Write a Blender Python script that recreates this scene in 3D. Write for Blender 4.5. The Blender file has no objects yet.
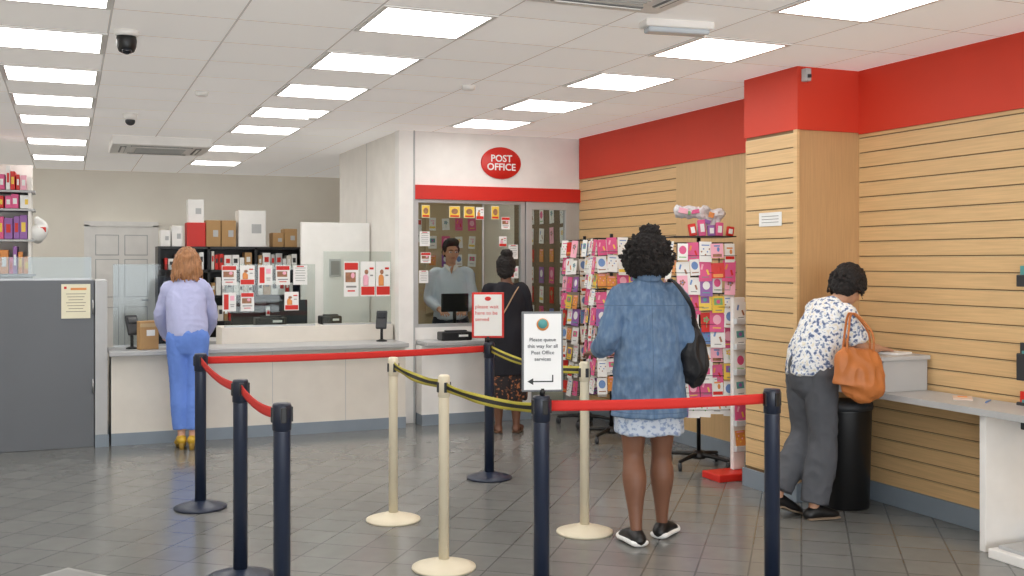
import bpy, bmesh, math, random
from mathutils import Vector, Matrix, noise, Euler
random.seed(7)
S=bpy.context.scene
COL=S.collection
V=Vector
try:
    S.view_settings.view_transform='Standard'
except Exception: pass

# ---------------------------------------------------------------- materials
def lin(c):
    o=[]
    for x in c[:3]:
        x=x/255.0
        o.append(x/12.92 if x<=0.04045 else ((x+0.055)/1.055)**2.4)
    return (o[0],o[1],o[2],1)
def base_mat(name):
    m=bpy.data.materials.new(name); m.use_nodes=True
    nt=m.node_tree; b=nt.nodes['Principled BSDF']
    return m,nt,b
MC={}
def mat(name,col,rough=.5,metal=0,var=.04,scale=6,bump=0,bscale=60,emit=0,stretch=(1,1,1)):
    if name in MC: return MC[name]
    m,nt,b=base_mat(name)
    c=lin(col)
    tc=nt.nodes.new('ShaderNodeTexCoord'); mp=nt.nodes.new('ShaderNodeMapping')
    mp.inputs['Scale'].default_value=stretch
    nt.links.new(tc.outputs['Object'],mp.inputs[0])
    n=nt.nodes.new('ShaderNodeTexNoise'); n.inputs['Scale'].default_value=scale; n.inputs['Detail'].default_value=3
    nt.links.new(mp.outputs[0],n.inputs['Vector'])
    mx=nt.nodes.new('ShaderNodeMix'); mx.data_type='RGBA'
    mx.inputs[6].default_value=tuple(max(0,x*(1-2*var)) for x in c[:3])+(1,)
    mx.inputs[7].default_value=tuple(min(1,x*(1+2*var)) for x in c[:3])+(1,)
    nt.links.new(n.outputs[0],mx.inputs[0]); nt.links.new(mx.outputs[2],b.inputs['Base Color'])
    b.inputs['Roughness'].default_value=rough; b.inputs['Metallic'].default_value=metal
    if bump:
        n2=nt.nodes.new('ShaderNodeTexNoise'); n2.inputs['Scale'].default_value=bscale
        nt.links.new(mp.outputs[0],n2.inputs['Vector'])
        bp=nt.nodes.new('ShaderNodeBump'); bp.inputs['Strength'].default_value=bump; bp.inputs['Distance'].default_value=.01
        nt.links.new(n2.outputs[0],bp.inputs['Height']); nt.links.new(bp.outputs[0],b.inputs['Normal'])
    if emit:
        b.inputs['Emission Color'].default_value=c; b.inputs['Emission Strength'].default_value=emit
    MC[name]=m; return m
def brick_mat(name,c1,c2,cm,w,h,mortar,loc=(0,0,0),rot=0,rough=.4,bump=.3,offset=0,speck=0,glow=0):
    m,nt,b=base_mat(name)
    tc=nt.nodes.new('ShaderNodeTexCoord'); mp=nt.nodes.new('ShaderNodeMapping')
    mp.inputs['Location'].default_value=loc; mp.inputs['Rotation'].default_value=(0,0,rot)
    nt.links.new(tc.outputs['Object'],mp.inputs[0])
    br=nt.nodes.new('ShaderNodeTexBrick'); br.offset=offset; br.squash=1
    br.inputs['Scale'].default_value=1; br.inputs['Brick Width'].default_value=w; br.inputs['Row Height'].default_value=h
    br.inputs['Mortar Size'].default_value=mortar; br.inputs['Mortar Smooth'].default_value=.1; br.inputs['Bias'].default_value=0
    br.inputs['Color1'].default_value=lin(c1); br.inputs['Color2'].default_value=lin(c2); br.inputs['Mortar'].default_value=lin(cm)
    nt.links.new(mp.outputs[0],br.inputs['Vector'])
    n=nt.nodes.new('ShaderNodeTexNoise'); n.inputs['Scale'].default_value=9; n.inputs['Detail'].default_value=6
    nt.links.new(tc.outputs['Object'],n.inputs['Vector'])
    mx=nt.nodes.new('ShaderNodeMix'); mx.data_type='RGBA'; mx.blend_type='MULTIPLY'; mx.inputs[0].default_value=speck
    nt.links.new(br.outputs['Color'],mx.inputs[6])
    bw=nt.nodes.new('ShaderNodeMapRange'); bw.inputs[3].default_value=.55; bw.inputs[4].default_value=1.35
    nt.links.new(n.outputs[0],bw.inputs[0])
    nt.links.new(bw.outputs[0],mx.inputs[7])
    nt.links.new(mx.outputs[2],b.inputs['Base Color'])
    b.inputs['Roughness'].default_value=rough
    bp=nt.nodes.new('ShaderNodeBump'); bp.inputs['Strength'].default_value=bump; bp.inputs['Distance'].default_value=.004; bp.invert=True
    nt.links.new(br.outputs['Fac'],bp.inputs['Height']); nt.links.new(bp.outputs[0],b.inputs['Normal'])
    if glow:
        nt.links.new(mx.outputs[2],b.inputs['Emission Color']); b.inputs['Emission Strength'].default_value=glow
    return m
def spots_mat(name,base,cols,scale=30,thr=.33,rough=.8):
    m,nt,b=base_mat(name)
    tc=nt.nodes.new('ShaderNodeTexCoord')
    n=nt.nodes.new('ShaderNodeTexNoise'); n.inputs['Scale'].default_value=scale; n.inputs['Detail'].default_value=2
    nt.links.new(tc.outputs['Object'],n.inputs['Vector'])
    r=nt.nodes.new('ShaderNodeValToRGB'); r.color_ramp.interpolation='CONSTANT'
    e=r.color_ramp.elements; e[0].position=0; e[0].color=lin(cols[0]); e[1].position=thr; e[1].color=lin(cols[1])
    x=e.new(thr+.07); x.color=lin(base)
    if len(cols)>2:
        y=e.new(.62); y.color=lin(cols[2])
    nt.links.new(n.outputs[0],r.inputs[0]); nt.links.new(r.outputs[0],b.inputs['Base Color'])
    b.inputs['Roughness'].default_value=rough
    return m
def glass_mat(name,tint=(238,242,240),gl=.03,rough=.03):
    m=bpy.data.materials.new(name); m.use_nodes=True; nt=m.node_tree
    for n in list(nt.nodes): nt.nodes.remove(n)
    o=nt.nodes.new('ShaderNodeOutputMaterial'); mx=nt.nodes.new('ShaderNodeMixShader')
    t=nt.nodes.new('ShaderNodeBsdfTransparent'); g=nt.nodes.new('ShaderNodeBsdfGlossy')
    t.inputs[0].default_value=lin(tint); g.inputs['Roughness'].default_value=rough
    mx.inputs[0].default_value=gl
    nt.links.new(t.outputs[0],mx.inputs[1]); nt.links.new(g.outputs[0],mx.inputs[2]); nt.links.new(mx.outputs[0],o.inputs[0])
    return m
def denim_mat():
    m=mat('washed_denim',(84,110,142),.9,var=.22,scale=5,bump=.35,bscale=26)
    nt=m.node_tree; b=nt.nodes['Principled BSDF']; src=b.inputs['Base Color'].links[0].from_socket
    tc=nt.nodes.new('ShaderNodeTexCoord'); sp=nt.nodes.new('ShaderNodeSeparateXYZ'); nt.links.new(tc.outputs['Object'],sp.inputs[0])
    prev=None
    for ax,c,e in ((0,0,.0018),(2,1.285,.0022),(2,.712,.002)):
        k=nt.nodes.new('ShaderNodeMath'); k.operation='COMPARE'; k.inputs[1].default_value=c; k.inputs[2].default_value=e
        nt.links.new(sp.outputs[ax],k.inputs[0])
        if prev:
            q=nt.nodes.new('ShaderNodeMath'); q.operation='MAXIMUM'; nt.links.new(prev,q.inputs[0]); nt.links.new(k.outputs[0],q.inputs[1]); prev=q.outputs[0]
        else: prev=k.outputs[0]
    mp=nt.nodes.new('ShaderNodeMapping'); mp.inputs['Scale'].default_value=(1,1,.35); nt.links.new(tc.outputs['Object'],mp.inputs[0])
    n=nt.nodes.new('ShaderNodeTexNoise'); n.inputs['Scale'].default_value=34; n.inputs['Detail'].default_value=8
    nt.links.new(mp.outputs[0],n.inputs['Vector'])
    mr=nt.nodes.new('ShaderNodeMapRange'); mr.inputs[1].default_value=.4; mr.inputs[2].default_value=.75; mr.inputs[4].default_value=.6
    nt.links.new(n.outputs[0],mr.inputs[0])
    m0=nt.nodes.new('ShaderNodeMix'); m0.data_type='RGBA'; nt.links.new(mr.outputs[0],m0.inputs[0]); nt.links.new(src,m0.inputs[6]); m0.inputs[7].default_value=lin((132,154,178))
    mx=nt.nodes.new('ShaderNodeMix'); mx.data_type='RGBA'; nt.links.new(prev,mx.inputs[0]); nt.links.new(m0.outputs[2],mx.inputs[6]); mx.inputs[7].default_value=lin((80,104,132))
    nt.links.new(mx.outputs[2],b.inputs['Base Color'])
    return m

white=mat('white_paint',(240,236,230),.6)
white2=mat('white_laminate',(243,241,238),.4)
cream=mat('cream_laminate',(226,220,210),.45)
beige=mat('beige_wall',(250,243,232),.8,scale=2)
intbeige=mat('interior_beige',(196,176,142),.8)
red=mat('sign_red',(210,36,24),.45)
redm=mat('matte_red_panel',(212,60,36),.6,var=.03,scale=3)
navy=mat('navy_powdercoat',(33,42,62),.35)
black=mat('black_plastic',(18,18,20),.4)
dark=mat('dark_grey_plastic',(48,50,54),.5)
greycab=mat('grey_cabinet_paint',(104,108,114),.5,scale=2)
lgrey=mat('light_grey_laminate',(184,185,186),.4)
bluegrey=mat('blue_grey_skirting',(134,146,158),.5)
steel=mat('brushed_steel',(180,182,184),.3,1)
silver=mat('silver_frame',(190,192,194),.35,.4)
ivory=mat('ivory_paint',(222,212,188),.45)
beltred=mat('red_webbing',(212,42,34),.7,bump=.2,bscale=300)
belty=mat('yellow_webbing',(184,172,62),.7)
beltk=mat('black_webbing',(34,32,30),.7)
cardb=mat('cardboard',(184,146,100),.8)
tape=mat('parcel_tape',(196,170,130),.3)
paper=mat('white_paper',(240,240,238),.7,var=.01)
glass=glass_mat('clear_glass')
frost=glass_mat('clear_acrylic',(226,232,234),.04,.1)
pink=mat('pink_print',(222,90,142),.5)
lpink=mat('light_pink_print',(244,180,200),.5)
yellow=mat('yellow_print',(242,206,80),.5)
green=mat('green_print',(130,180,120),.5)
blue=mat('blue_print',(110,145,200),.5)
orange=mat('orange_print',(230,150,80),.5)
teal=mat('teal_print',(90,160,160),.5)
purple=mat('purple_print',(150,100,170),.5)
photo=mat('brown_print',(160,112,84),.5,var=.35,scale=30)
screen=mat('dark_screen',(20,26,34),.15)
wood=mat('beech_veneer',(220,184,134),.5,var=.1,scale=5,stretch=(1,.7,22))
woodv=mat('beech_panel',(212,178,130),.5,var=.09,scale=5,stretch=(20,20,.8))
wooddark=mat('beech_front',(196,156,110),.5,var=.09,scale=5,stretch=(20,20,.8))
groove=mat('slot_insert',(214,188,146),.4)
grooved=mat('slot_shadow',(120,92,60),.7)
pocketm=mat('clear_pocket',(210,214,218),.2)
emit=mat('light_diffuser',(255,253,248),.6,var=0,emit=8.4)
floor_m=brick_mat('grey_floor_tiles',(126,127,125),(118,119,117),(95,96,95),.25,.25,.005,rot=math.radians(38),rough=.17,bump=.25,speck=.35)
ceil_m=brick_mat('ceiling_tiles',(244,240,236),(238,234,230),(194,190,187),.6,.6,.006,loc=(.4,-.14,0),rough=.9,bump=.25,speck=.06,glow=.24)  # glow: self-emission added to the plain tiles to brighten the ceiling

# ---------------------------------------------------------------- mesh builder
def catmull(pts,n):
    out=[]
    L=len(pts)
    for i in range(L-1):
        p0=pts[max(i-1,0)];p1=pts[i];p2=pts[i+1];p3=pts[min(i+2,L-1)]
        for k in range(n):
            t=k/n
            out.append([0.5*((2*b)+(-a+c)*t+(2*a-5*b+4*c-d)*t*t+(-a+3*b-3*c+d)*t**3) for a,b,c,d in zip(p0,p1,p2,p3)])
    out.append(list(pts[-1]))
    return out
class MB:
    def __init__(s): s.bm=bmesh.new(); s.mats=[]
    def mi(s,m):
        if m not in s.mats: s.mats.append(m)
        return s.mats.index(m)
    def merge(s,tb,M,m,smooth=False):
        if M is not None: tb.transform(M)
        k=s.mi(m)
        for f in tb.faces: f.material_index=k; f.smooth=smooth
        t=bpy.data.meshes.new('tmp'); tb.to_mesh(t); tb.free(); s.bm.from_mesh(t); bpy.data.meshes.remove(t)
        return s
    def box(s,c,sz,m,bev=0,rot=(0,0,0)):
        tb=bmesh.new(); bmesh.ops.create_cube(tb,size=1)
        for v in tb.verts: v.co=V((v.co.x*sz[0],v.co.y*sz[1],v.co.z*sz[2]))
        if bev: bmesh.ops.bevel(tb,geom=list(tb.edges),offset=bev,segments=2,affect='EDGES',profile=.5)
        return s.merge(tb,Matrix.Translation(c)@Euler(rot).to_matrix().to_4x4(),m)
    def bx(s,x0,x1,y0,y1,z0,z1,m,bev=0):
        return s.box(((x0+x1)/2,(y0+y1)/2,(z0+z1)/2),(abs(x1-x0),abs(y1-y0),abs(z1-z0)),m,bev)
    def lathe(s,c,prof,m,seg=28,rot=(0,0,0)):
        tb=bmesh.new(); rings=[]
        for r,z in prof:
            rings.append([tb.verts.new((max(r,1e-4)*math.cos(2*math.pi*i/seg),max(r,1e-4)*math.sin(2*math.pi*i/seg),z)) for i in range(seg)])
        for a,b in zip(rings[:-1],rings[1:]):
            for i in range(seg): tb.faces.new((a[i],a[(i+1)%seg],b[(i+1)%seg],b[i]))
        tb.faces.new(list(reversed(rings[0]))); tb.faces.new(rings[-1])
        bmesh.ops.recalc_face_normals(tb,faces=tb.faces)
        return s.merge(tb,Matrix.Translation(c)@Euler(rot).to_matrix().to_4x4(),m,True)
    def cyl(s,p0,p1,r,m,r1=None,seg=14):
        p0=V(p0);p1=V(p1); d=p1-p0; q=d.to_track_quat('Z','Y'); r1=r if r1 is None else r1
        tb=bmesh.new(); bmesh.ops.create_cone(tb,cap_ends=True,segments=seg,radius1=r,radius2=r1,depth=d.length)
        return s.merge(tb,Matrix.Translation((p0+p1)/2)@q.to_matrix().to_4x4(),m,True)
    def ell(s,c,r,m,rot=(0,0,0),seg=20):
        tb=bmesh.new(); bmesh.ops.create_uvsphere(tb,u_segments=seg,v_segments=seg//2+2,radius=1)
        if not hasattr(r,'__len__'): r=(r,r,r)
        for v in tb.verts: v.co=V((v.co.x*r[0],v.co.y*r[1],v.co.z*r[2]))
        M=rot if isinstance(rot,Matrix) else Euler(rot).to_matrix()
        return s.merge(tb,Matrix.Translation(c)@M.to_4x4(),m,True)
    def tube(s,pts,m,seg=16,sub=4,ref=(1,0,0),flat=(False,False)):
        """pts: (pos,ra[,rb])"""
        P=[]
        for p in pts:
            c=V(p[0]); ra=p[1]; rb=p[2] if len(p)>2 else ra
            P.append([c.x,c.y,c.z,ra,rb])
        P=catmull(P,sub) if sub>1 else P
        tb=bmesh.new(); rings=[]; n=len(P); ref=V(ref)
        fr=[]
        for i in range(n):
            a=V(P[max(i-1,0)][:3]); b=V(P[min(i+1,n-1)][:3]); t=(b-a).normalized()
            sd=ref-t*ref.dot(t)
            if sd.length<.25:
                r2=V((0,1,0)) if abs(t.y)<.9 else V((0,0,1)); sd=r2-t*r2.dot(t)
            sd.normalize(); up=t.cross(sd)
            fr.append((t,sd,up))
        def ring(c,ra,rb,sd,up): return [tb.verts.new(c+sd*(ra*math.cos(2*math.pi*k/seg))+up*(rb*math.sin(2*math.pi*k/seg))) for k in range(seg)]
        def cap(i,sg):
            t,sd,up=fr[i]; c=V(P[i][:3]); ra,rb=P[i][3],P[i][4]; r=min(ra,rb)
            return [ring(c+t*sg*r*.5,ra*.86,rb*.86,sd,up),ring(c+t*sg*r*.85,ra*.5,rb*.5,sd,up)], c+t*sg*r
        if not flat[0]:
            rr,tip0=cap(0,-1); rings+=rr[::-1]
        for i in range(n):
            t,sd,up=fr[i]; rings.append(ring(V(P[i][:3]),max(P[i][3],.0008),max(P[i][4],.0008),sd,up))
        if not flat[1]:
            rr,tip1=cap(n-1,1); rings+=rr
        for a,b in zip(rings[:-1],rings[1:]):
            for k in range(seg): tb.faces.new((a[k],a[(k+1)%seg],b[(k+1)%seg],b[k]))
        if flat[0]: tb.faces.new(list(reversed(rings[0])))
        else:
            v=tb.verts.new(tip0); a=rings[0]
            for k in range(seg): tb.faces.new((a[(k+1)%seg],a[k],v))
        if flat[1]: tb.faces.new(rings[-1])
        else:
            v=tb.verts.new(tip1); a=rings[-1]
            for k in range(seg): tb.faces.new((a[k],a[(k+1)%seg],v))
        bmesh.ops.recalc_face_normals(tb,faces=tb.faces)
        return s.merge(tb,None,m,True)
    def prism(s,poly,z0,z1,m,M=None):
        tb=bmesh.new()
        a=[tb.verts.new((x,y,z0)) for x,y in poly]; b=[tb.verts.new((x,y,z1)) for x,y in poly]
        tb.faces.new(list(reversed(a))); tb.faces.new(b)
        n=len(poly)
        for i in range(n): tb.faces.new((a[i],a[(i+1)%n],b[(i+1)%n],b[i]))
        bmesh.ops.recalc_face_normals(tb,faces=tb.faces)
        return s.merge(tb,M,m)
    def mesh(s,name):
        me=bpy.data.meshes.new(name); s.bm.to_mesh(me); s.bm.free()
        for m in s.mats: me.materials.append(m)
        return me
    def obj(s,name,parent=None,label=None,loc=None,rz=0):
        o=bpy.data.objects.new(name,s.mesh(name)); COL.objects.link(o)
        if parent: o.parent=parent
        if label: o['label']=label
        if loc: o.location=loc
        if rz: o.rotation_euler=(0,0,rz)
        return o
def thing(name,label,cat,loc=(0,0,0),rz=0,group=None):
    o=bpy.data.objects.new(name,None); COL.objects.link(o); o.empty_display_size=.1
    o.location=loc; o.rotation_euler=(0,0,rz); o['label']=label; o['category']=cat
    if group: o['group']=group
    return o
def solo(mb,name,label,cat,loc=(0,0,0),rz=0,group=None):
    o=mb.obj(name,None,label,loc,rz); o['category']=cat
    if group: o['group']=group
    return o
def struct(mb,name):
    o=mb.obj(name); o['kind']='structure'; return o
def text(body,size,m,parent,loc,rot=(math.pi/2,0,0),name='lettering',align='CENTER',ext=.001,spacing=1.0,bold=0):
    c=bpy.data.curves.new('t','FONT'); c.body=body; c.size=size; c.extrude=ext; c.align_x=align; c.align_y='CENTER'; c.space_line=spacing; c.offset=bold; c.resolution_u=3
    o=bpy.data.objects.new('t',c); COL.objects.link(o)
    dg=bpy.context.evaluated_depsgraph_get()
    me=bpy.data.meshes.new_from_object(o.evaluated_get(dg)); bpy.data.objects.remove(o)
    me.materials.clear(); me.materials.append(m)
    p=bpy.data.objects.new(name,me); COL.objects.link(p); p.parent=parent; p.location=loc; p.rotation_euler=rot
    return p
def copy_tree(root,loc,rz=None,label=None):
    r=root.copy(); COL.objects.link(r); r.location=loc
    if rz is not None: r.rotation_euler=(0,0,rz)
    if label: r['label']=label
    for ch in list(root.children):
        c=ch.copy(); COL.objects.link(c); c.parent=r
        for g in list(ch.children):
            k=g.copy(); COL.objects.link(k); k.parent=c
    return r

# ---------------------------------------------------------------- room shell
XW=4.77; ZC=2.76; YF=9.6; YB=15.4
mb=MB(); mb.bx(-3.4,5.0,-3.2,YB+.2,-.1,0,floor_m); struct(mb,'floor')
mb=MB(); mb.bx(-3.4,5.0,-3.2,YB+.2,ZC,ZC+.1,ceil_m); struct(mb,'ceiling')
mb=MB(); mb.bx(XW,XW+.15,-3.2,YB+.2,0,ZC,beige); struct(mb,'wall_right')
mb=MB(); mb.bx(-3.4,XW,YB,YB+.15,0,ZC,beige); struct(mb,'wall_back')
mb=MB(); mb.bx(-3.4,-3.25,-3.2,YB,0,ZC,beige); struct(mb,'wall_left')
mb=MB(); mb.bx(-3.25,XW,-3.2,-3.05,0,.35,white); mb.bx(-3.25,XW,-3.2,-3.05,2.55,ZC,white)
mb.bx(-3.25,-2.9,-3.2,-3.05,.35,2.55,white); mb.bx(4.5,XW,-3.2,-3.05,.35,2.55,white); struct(mb,'wall_front')
mb=MB()
for x in (-2.9,-1.05,.8,2.65,4.46): mb.bx(x,x+.05,-3.15,-3.1,.35,2.55,silver)
mb.bx(-2.9,4.5,-3.15,-3.1,.35,.4,silver); mb.bx(-2.9,4.5,-3.15,-3.1,2.5,2.55,silver); struct(mb,'window_2')
mb=MB(); mb.bx(2.88,2.98,YF+.1,12.0,0,ZC,white)
mb.bx(2.877,2.88,10.8-.003,10.8+.003,0,ZC,lgrey)
struct(mb,'wall_booth_side')
mb=MB(); mb.bx(2.98,XW,12.3,12.4,0,ZC,intbeige); struct(mb,'wall_booth_back')
mb=MB(); mb.bx(2.86,3.02,YF-.02,YF+.1,0,ZC,white2,.004); mb.bx(3.005,3.02,YF-.026,YF-.02,0,ZC,lgrey); struct(mb,'trim_1')
mb=MB(); mb.bx(3.02,XW,YF,YF+.08,2.25,ZC,white2); struct(mb,'wall_fascia')
mb=MB(); mb.bx(3.02,XW,YF-.03,YF+.08,2.115,2.25,red,.003); struct(mb,'trim_2')
mb=MB(); mb.bx(3.02,4.16,YF,YF+.06,0,.9,white2); struct(mb,'wall_booth_front')
mb=MB()
for x in (3.02,4.12): mb.bx(x,x+.04,YF,YF+.06,.9,2.115,silver)
mb.bx(3.06,4.12,YF,YF+.06,2.085,2.115,silver); mb.bx(3.06,4.12,YF,YF+.06,.9,.93,silver); mb.bx(3.06,4.12,YF+.025,YF+.033,.93,2.085,glass)
mb.bx(3.72,3.735,YF+.02,YF+.04,.93,2.085,silver)
struct(mb,'window_1')
mb=MB()
mb.bx(4.17,4.235,YF-.01,YF+.05,0,2.115,silver,.003); mb.bx(4.6,4.665,YF-.01,YF+.05,0,2.115,silver,.003); mb.bx(4.235,4.6,YF-.01,YF+.05,2.04,2.115,silver); mb.bx(4.235,4.6,YF,YF+.05,0,.12,silver)
mb.bx(4.235,4.6,YF+.02,YF+.028,.12,2.04,glass); mb.cyl((4.57,YF-.04,.95),(4.57,YF-.04,1.15),.01,steel)
struct(mb,'door_1')
mb=MB(); mb.bx(4.665,XW,YF,YF+.06,0,2.115,silver); struct(mb,'trim_3')
mb=MB()
mb.bx(.2,.27,YB-.05,YB,0,2.02,white2); mb.bx(1.08,1.15,YB-.05,YB,0,2.02,white2); mb.bx(.2,1.15,YB-.05,YB,2.0,2.07,white2)
mb.bx(.27,1.08,YB-.03,YB,0,2.0,white2,.003)
for x0,x1 in ((.35,.63),(.72,1.0)):
    for z0,z1 in ((.2,.9),(1.05,1.55),(1.62,1.88)):
        mb.bx(x0-.01,x1+.01,YB-.032,YB-.03,z0-.01,z1+.01,lgrey); mb.bx(x0,x1,YB-.038,YB-.03,z0,z1,white2,.003)
mb.cyl((1.02,YB-.06,1.0),(.93,YB-.06,1.0),.01,steel)
struct(mb,'door_2')

PITCH=.096
def slatwall(name,x,y0,y1,z0,z1):
    mb=MB(); mb.bx(x-.006,x,y0,y1,z0,z1,grooved)
    z=z0
    while z<z1-.02:
        zt=min(z+PITCH-.011,z1)
        mb.bx(x-.015,x-.006,y0,y1,z,zt,wood,.0015)
        mb.bx(x-.010,x-.006,y0,y1,zt+.001,zt+.005,groove)
        z+=PITCH
    return struct(mb,name)
slatwall('wall_slat_near',XW,-1.0,5.5,.12,2.35)
slatwall('wall_slat_far',XW,7.75,YF,.12,2.35)
mb=MB(); mb.bx(XW-.015,XW,6.05,7.75,.12,2.35,woodv); struct(mb,'wall_panel_far')
mb=MB(); mb.bx(4.27,XW,5.5,6.05,0,ZC,wooddark); struct(mb,'wall_pillar')
mb=MB(); mb.bx(4.255,XW,5.485,6.06,2.36,ZC,redm,.002); struct(mb,'trim_4')
mb=MB(); z=.14
mb.bx(4.262,4.27,5.52,6.04,.1,2.36,grooved)
while z<2.3:
    mb.bx(4.254,4.262,5.52,6.04,z,min(z+PITCH-.011,2.355),wood,.0015); mb.bx(4.258,4.262,5.52,6.04,z+PITCH-.010,z+PITCH-.006,groove); z+=PITCH
mb.bx(4.25,4.27,5.485,5.52,0.1,2.36,wood)
struct(mb,'wall_slat_pillar')
mb=MB(); mb.bx(XW-.03,XW,-1,5.485,2.35,ZC,redm); struct(mb,'trim_5')
mb=MB(); mb.bx(XW-.03,XW,6.06,YF-.03,2.35,ZC,redm); struct(mb,'trim_6')
mb=MB(); mb.bx(XW-.03,XW,-1,5.48,0,.12,bluegrey,.003); mb.bx(XW-.03,XW,6.06,YF,0,.12,bluegrey,.003)
struct(mb,'baseboard_right')
mb=MB(); mb.bx(4.24,4.75,5.475,5.5,0,.12,bluegrey,.002); mb.bx(4.24,4.27,5.5,6.06,0,.12,bluegrey,.002); struct(mb,'baseboard_pillar')

# ---------------------------------------------------------------- ceiling lights
def light_master():
    r=thing('ceiling_light','square recessed glowing white ceiling light panel','ceiling light',(0,0,0),0,'recessed square ceiling light panels')
    mb=MB()
    mb.bx(-.298,.298,-.298,-.27,-.008,0,white2);mb.bx(-.298,.298,.27,.298,-.008,0,white2);mb.bx(-.298,-.27,-.27,.27,-.008,0,white2);mb.bx(.27,.298,-.27,.27,-.008,0,white2)
    mb.obj('frame',r)
    mb=MB(); mb.bx(-.27,.27,-.27,.27,-.006,0,emit); mb.obj('diffuser',r)
    return r
LP=[]
for y in (5.24,6.44,7.64,8.84,10.04,11.84,13.64): LP.append((-.1,y)); LP.append((1.7,y))
for y in (4.04,5.24,6.44,7.64,8.84): LP.append((3.5,y))
for y in (4.04,1.64,-.76): LP+= [(-.1,y),(1.7,y)]
LP+=[(3.5,1.64),(3.5,-.76),(-1.9,5.24),(-1.9,7.64),(-1.9,10.04),(-1.9,1.64),(3.5,10.64),(-1.9,13.64),(-1.9,11.84)]
lm=light_master(); lm.location=(LP[0][0],LP[0][1],ZC-.001)
for p in LP[1:]: copy_tree(lm,(p[0],p[1],ZC-.001))

midg=mat('mid_grey_slat',(140,140,140),.5)
vent=mat('vent_shadow',(190,190,188),.5)
def cassette(x,y,w,label,dp=.05):
    r=thing('air_conditioner',label,'air conditioner',(x,y,ZC))
    mb=MB(); mb.box((0,0,-dp/2),(w,w,dp),white2,.012); mb.obj('panel',r)
    mb=MB(); mb.box((0,0,-dp-.003),(w*.55,w*.55,.006),white2,.002)
    for i in range(12): mb.box((0,-w*.25+i*w*.5/11,-dp-.008),(w*.5,.007,.005),vent)
    mb.obj('grille',r)
    for a in range(4):
        mb=MB(); mb.box((0,w*.38,-dp-.002),(w*.62,w*.06,.006),midg,.001); mb.box((0,w*.38,-dp-.006),(w*.6,w*.045,.006),white2,.001,(.3,0,0)); mb.obj('vent_flap',r,rz=a*math.pi/2)
    return r
cassette(.87,11.5,.95,'square white ceiling cassette air conditioner above the counter',.09)
cassette(2.25,4.07,.74,'square white ceiling cassette air conditioner above the queue')
r=thing('security_camera','black dome security camera hanging from white ceiling mount','security camera',(.29,6.05,ZC))
mb=MB(); mb.lathe((0,0,-.03),[(.045,0),(.062,.005),(.064,.03)],white2); mb.obj('mount',r)
mb=MB(); mb.lathe((0,0,-.085),[(.02,-.035),(.04,-.025),(.05,0),(.054,.035),(.05,.055)],black); mb.obj('housing',r)
mb=MB(); mb.ell((0,-.025,-.11),(.026,.026,.02),screen); mb.obj('lens',r)
r=thing('security_camera','small white dome security camera on the ceiling','security camera',(.48,9.4,ZC))
mb=MB(); mb.lathe((0,0,-.06),[(.03,0),(.05,.02),(.06,.06)],white2); mb.obj('mount',r)
mb=MB(); mb.ell((0,0,-.065),(.04,.04,.035),dark); mb.obj('lens',r)
def disc(x,y): 
    mb=MB(); mb.lathe((0,0,-.035),[(.03,0),(.045,.008),(.05,.035)],white2); solo(mb,'smoke_detector','small round white smoke detector on the ceiling','smoke detector',(x,y,ZC))
disc(1.9,8.9); disc(.9,8.0); disc(2.6,7.0)
r=thing('emergency_light','oblong white emergency light with clear lens on the ceiling','emergency light',(2.9,4.72,ZC),math.radians(-8))
mb=MB(); mb.box((0,0,-.02),(.38,.11,.04),white2,.01); mb.obj('housing',r)
mb=MB(); mb.box((0,0,-.05),(.34,.085,.03),mat('milky_lens',(200,208,216),.2),.012); mb.obj('lens',r)
mb=MB(); mb.box((0,0,0),(.04,.05,.08),lgrey,.004); mb.box((0,-.03,-.01),(.02,.02,.02),dark); solo(mb,'motion_sensor','small grey sensor box on red pillar band','sensor',(4.3,5.455,2.70))

# ---------------------------------------------------------------- main counter
r=thing('service_counter','long white counter with grey edge and blue-grey plinth','counter',(0,0,0))
mb=MB(); mb.bx(.33,2.86,9.36,10.2,.1,.74,cream)
for x in (1.0,1.65,2.3): mb.bx(x-.002,x+.002,9.358,9.36,.1,.74,lgrey)
mb.obj('body',r)
mb=MB(); mb.bx(.33,2.86,9.345,10.2,0,.1,bluegrey); mb.obj('plinth',r)
mb=MB(); mb.bx(.31,2.86,9.24,9.76,.745,.785,lgrey,.008); mb.obj('worktop',r)
mb=MB(); mb.bx(1.27,2.86,9.76,10.15,.74,.93,cream,.003); mb.obj('upstand',r)
r=thing('service_counter','short white counter below the glazed window','counter',(0,0,0))
mb=MB(); mb.bx(3.03,4.14,9.40,9.59,.1,.74,white2); mb.obj('body',r)
mb=MB(); mb.bx(3.03,4.14,9.39,9.59,0,.1,bluegrey); mb.obj('plinth',r)
mb=MB(); mb.bx(3.03,4.14,9.26,9.59,.745,.785,lgrey,.008); mb.obj('worktop',r)
mb=MB(); mb.bx(3.0,4.14,9.68,10.05,0,.9,cream); solo(mb,'desk','cream staff desk behind the glass window','desk')

mb=MB(); mb.bx(.36,.92,9.77,9.776,.785,1.5,frost); mb.bx(.36,.92,9.76,9.786,.785,.80,silver); solo(mb,'glass_screen','plain clear counter glass screen','screen')
mb=MB(); mb.bx(1.3,2.12,9.80,9.806,.93,1.5,glass); mb.bx(1.3,2.12,9.79,9.816,.93,.945,silver); solo(mb,'glass_screen','clear counter glass screen with small leaflets','screen')
mb=MB(); mb.bx(2.2,2.85,9.80,9.806,.93,1.62,glass); mb.bx(2.2,2.85,9.79,9.816,.93,.945,silver); solo(mb,'glass_screen','clear counter glass screen with red posters','screen')

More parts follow.
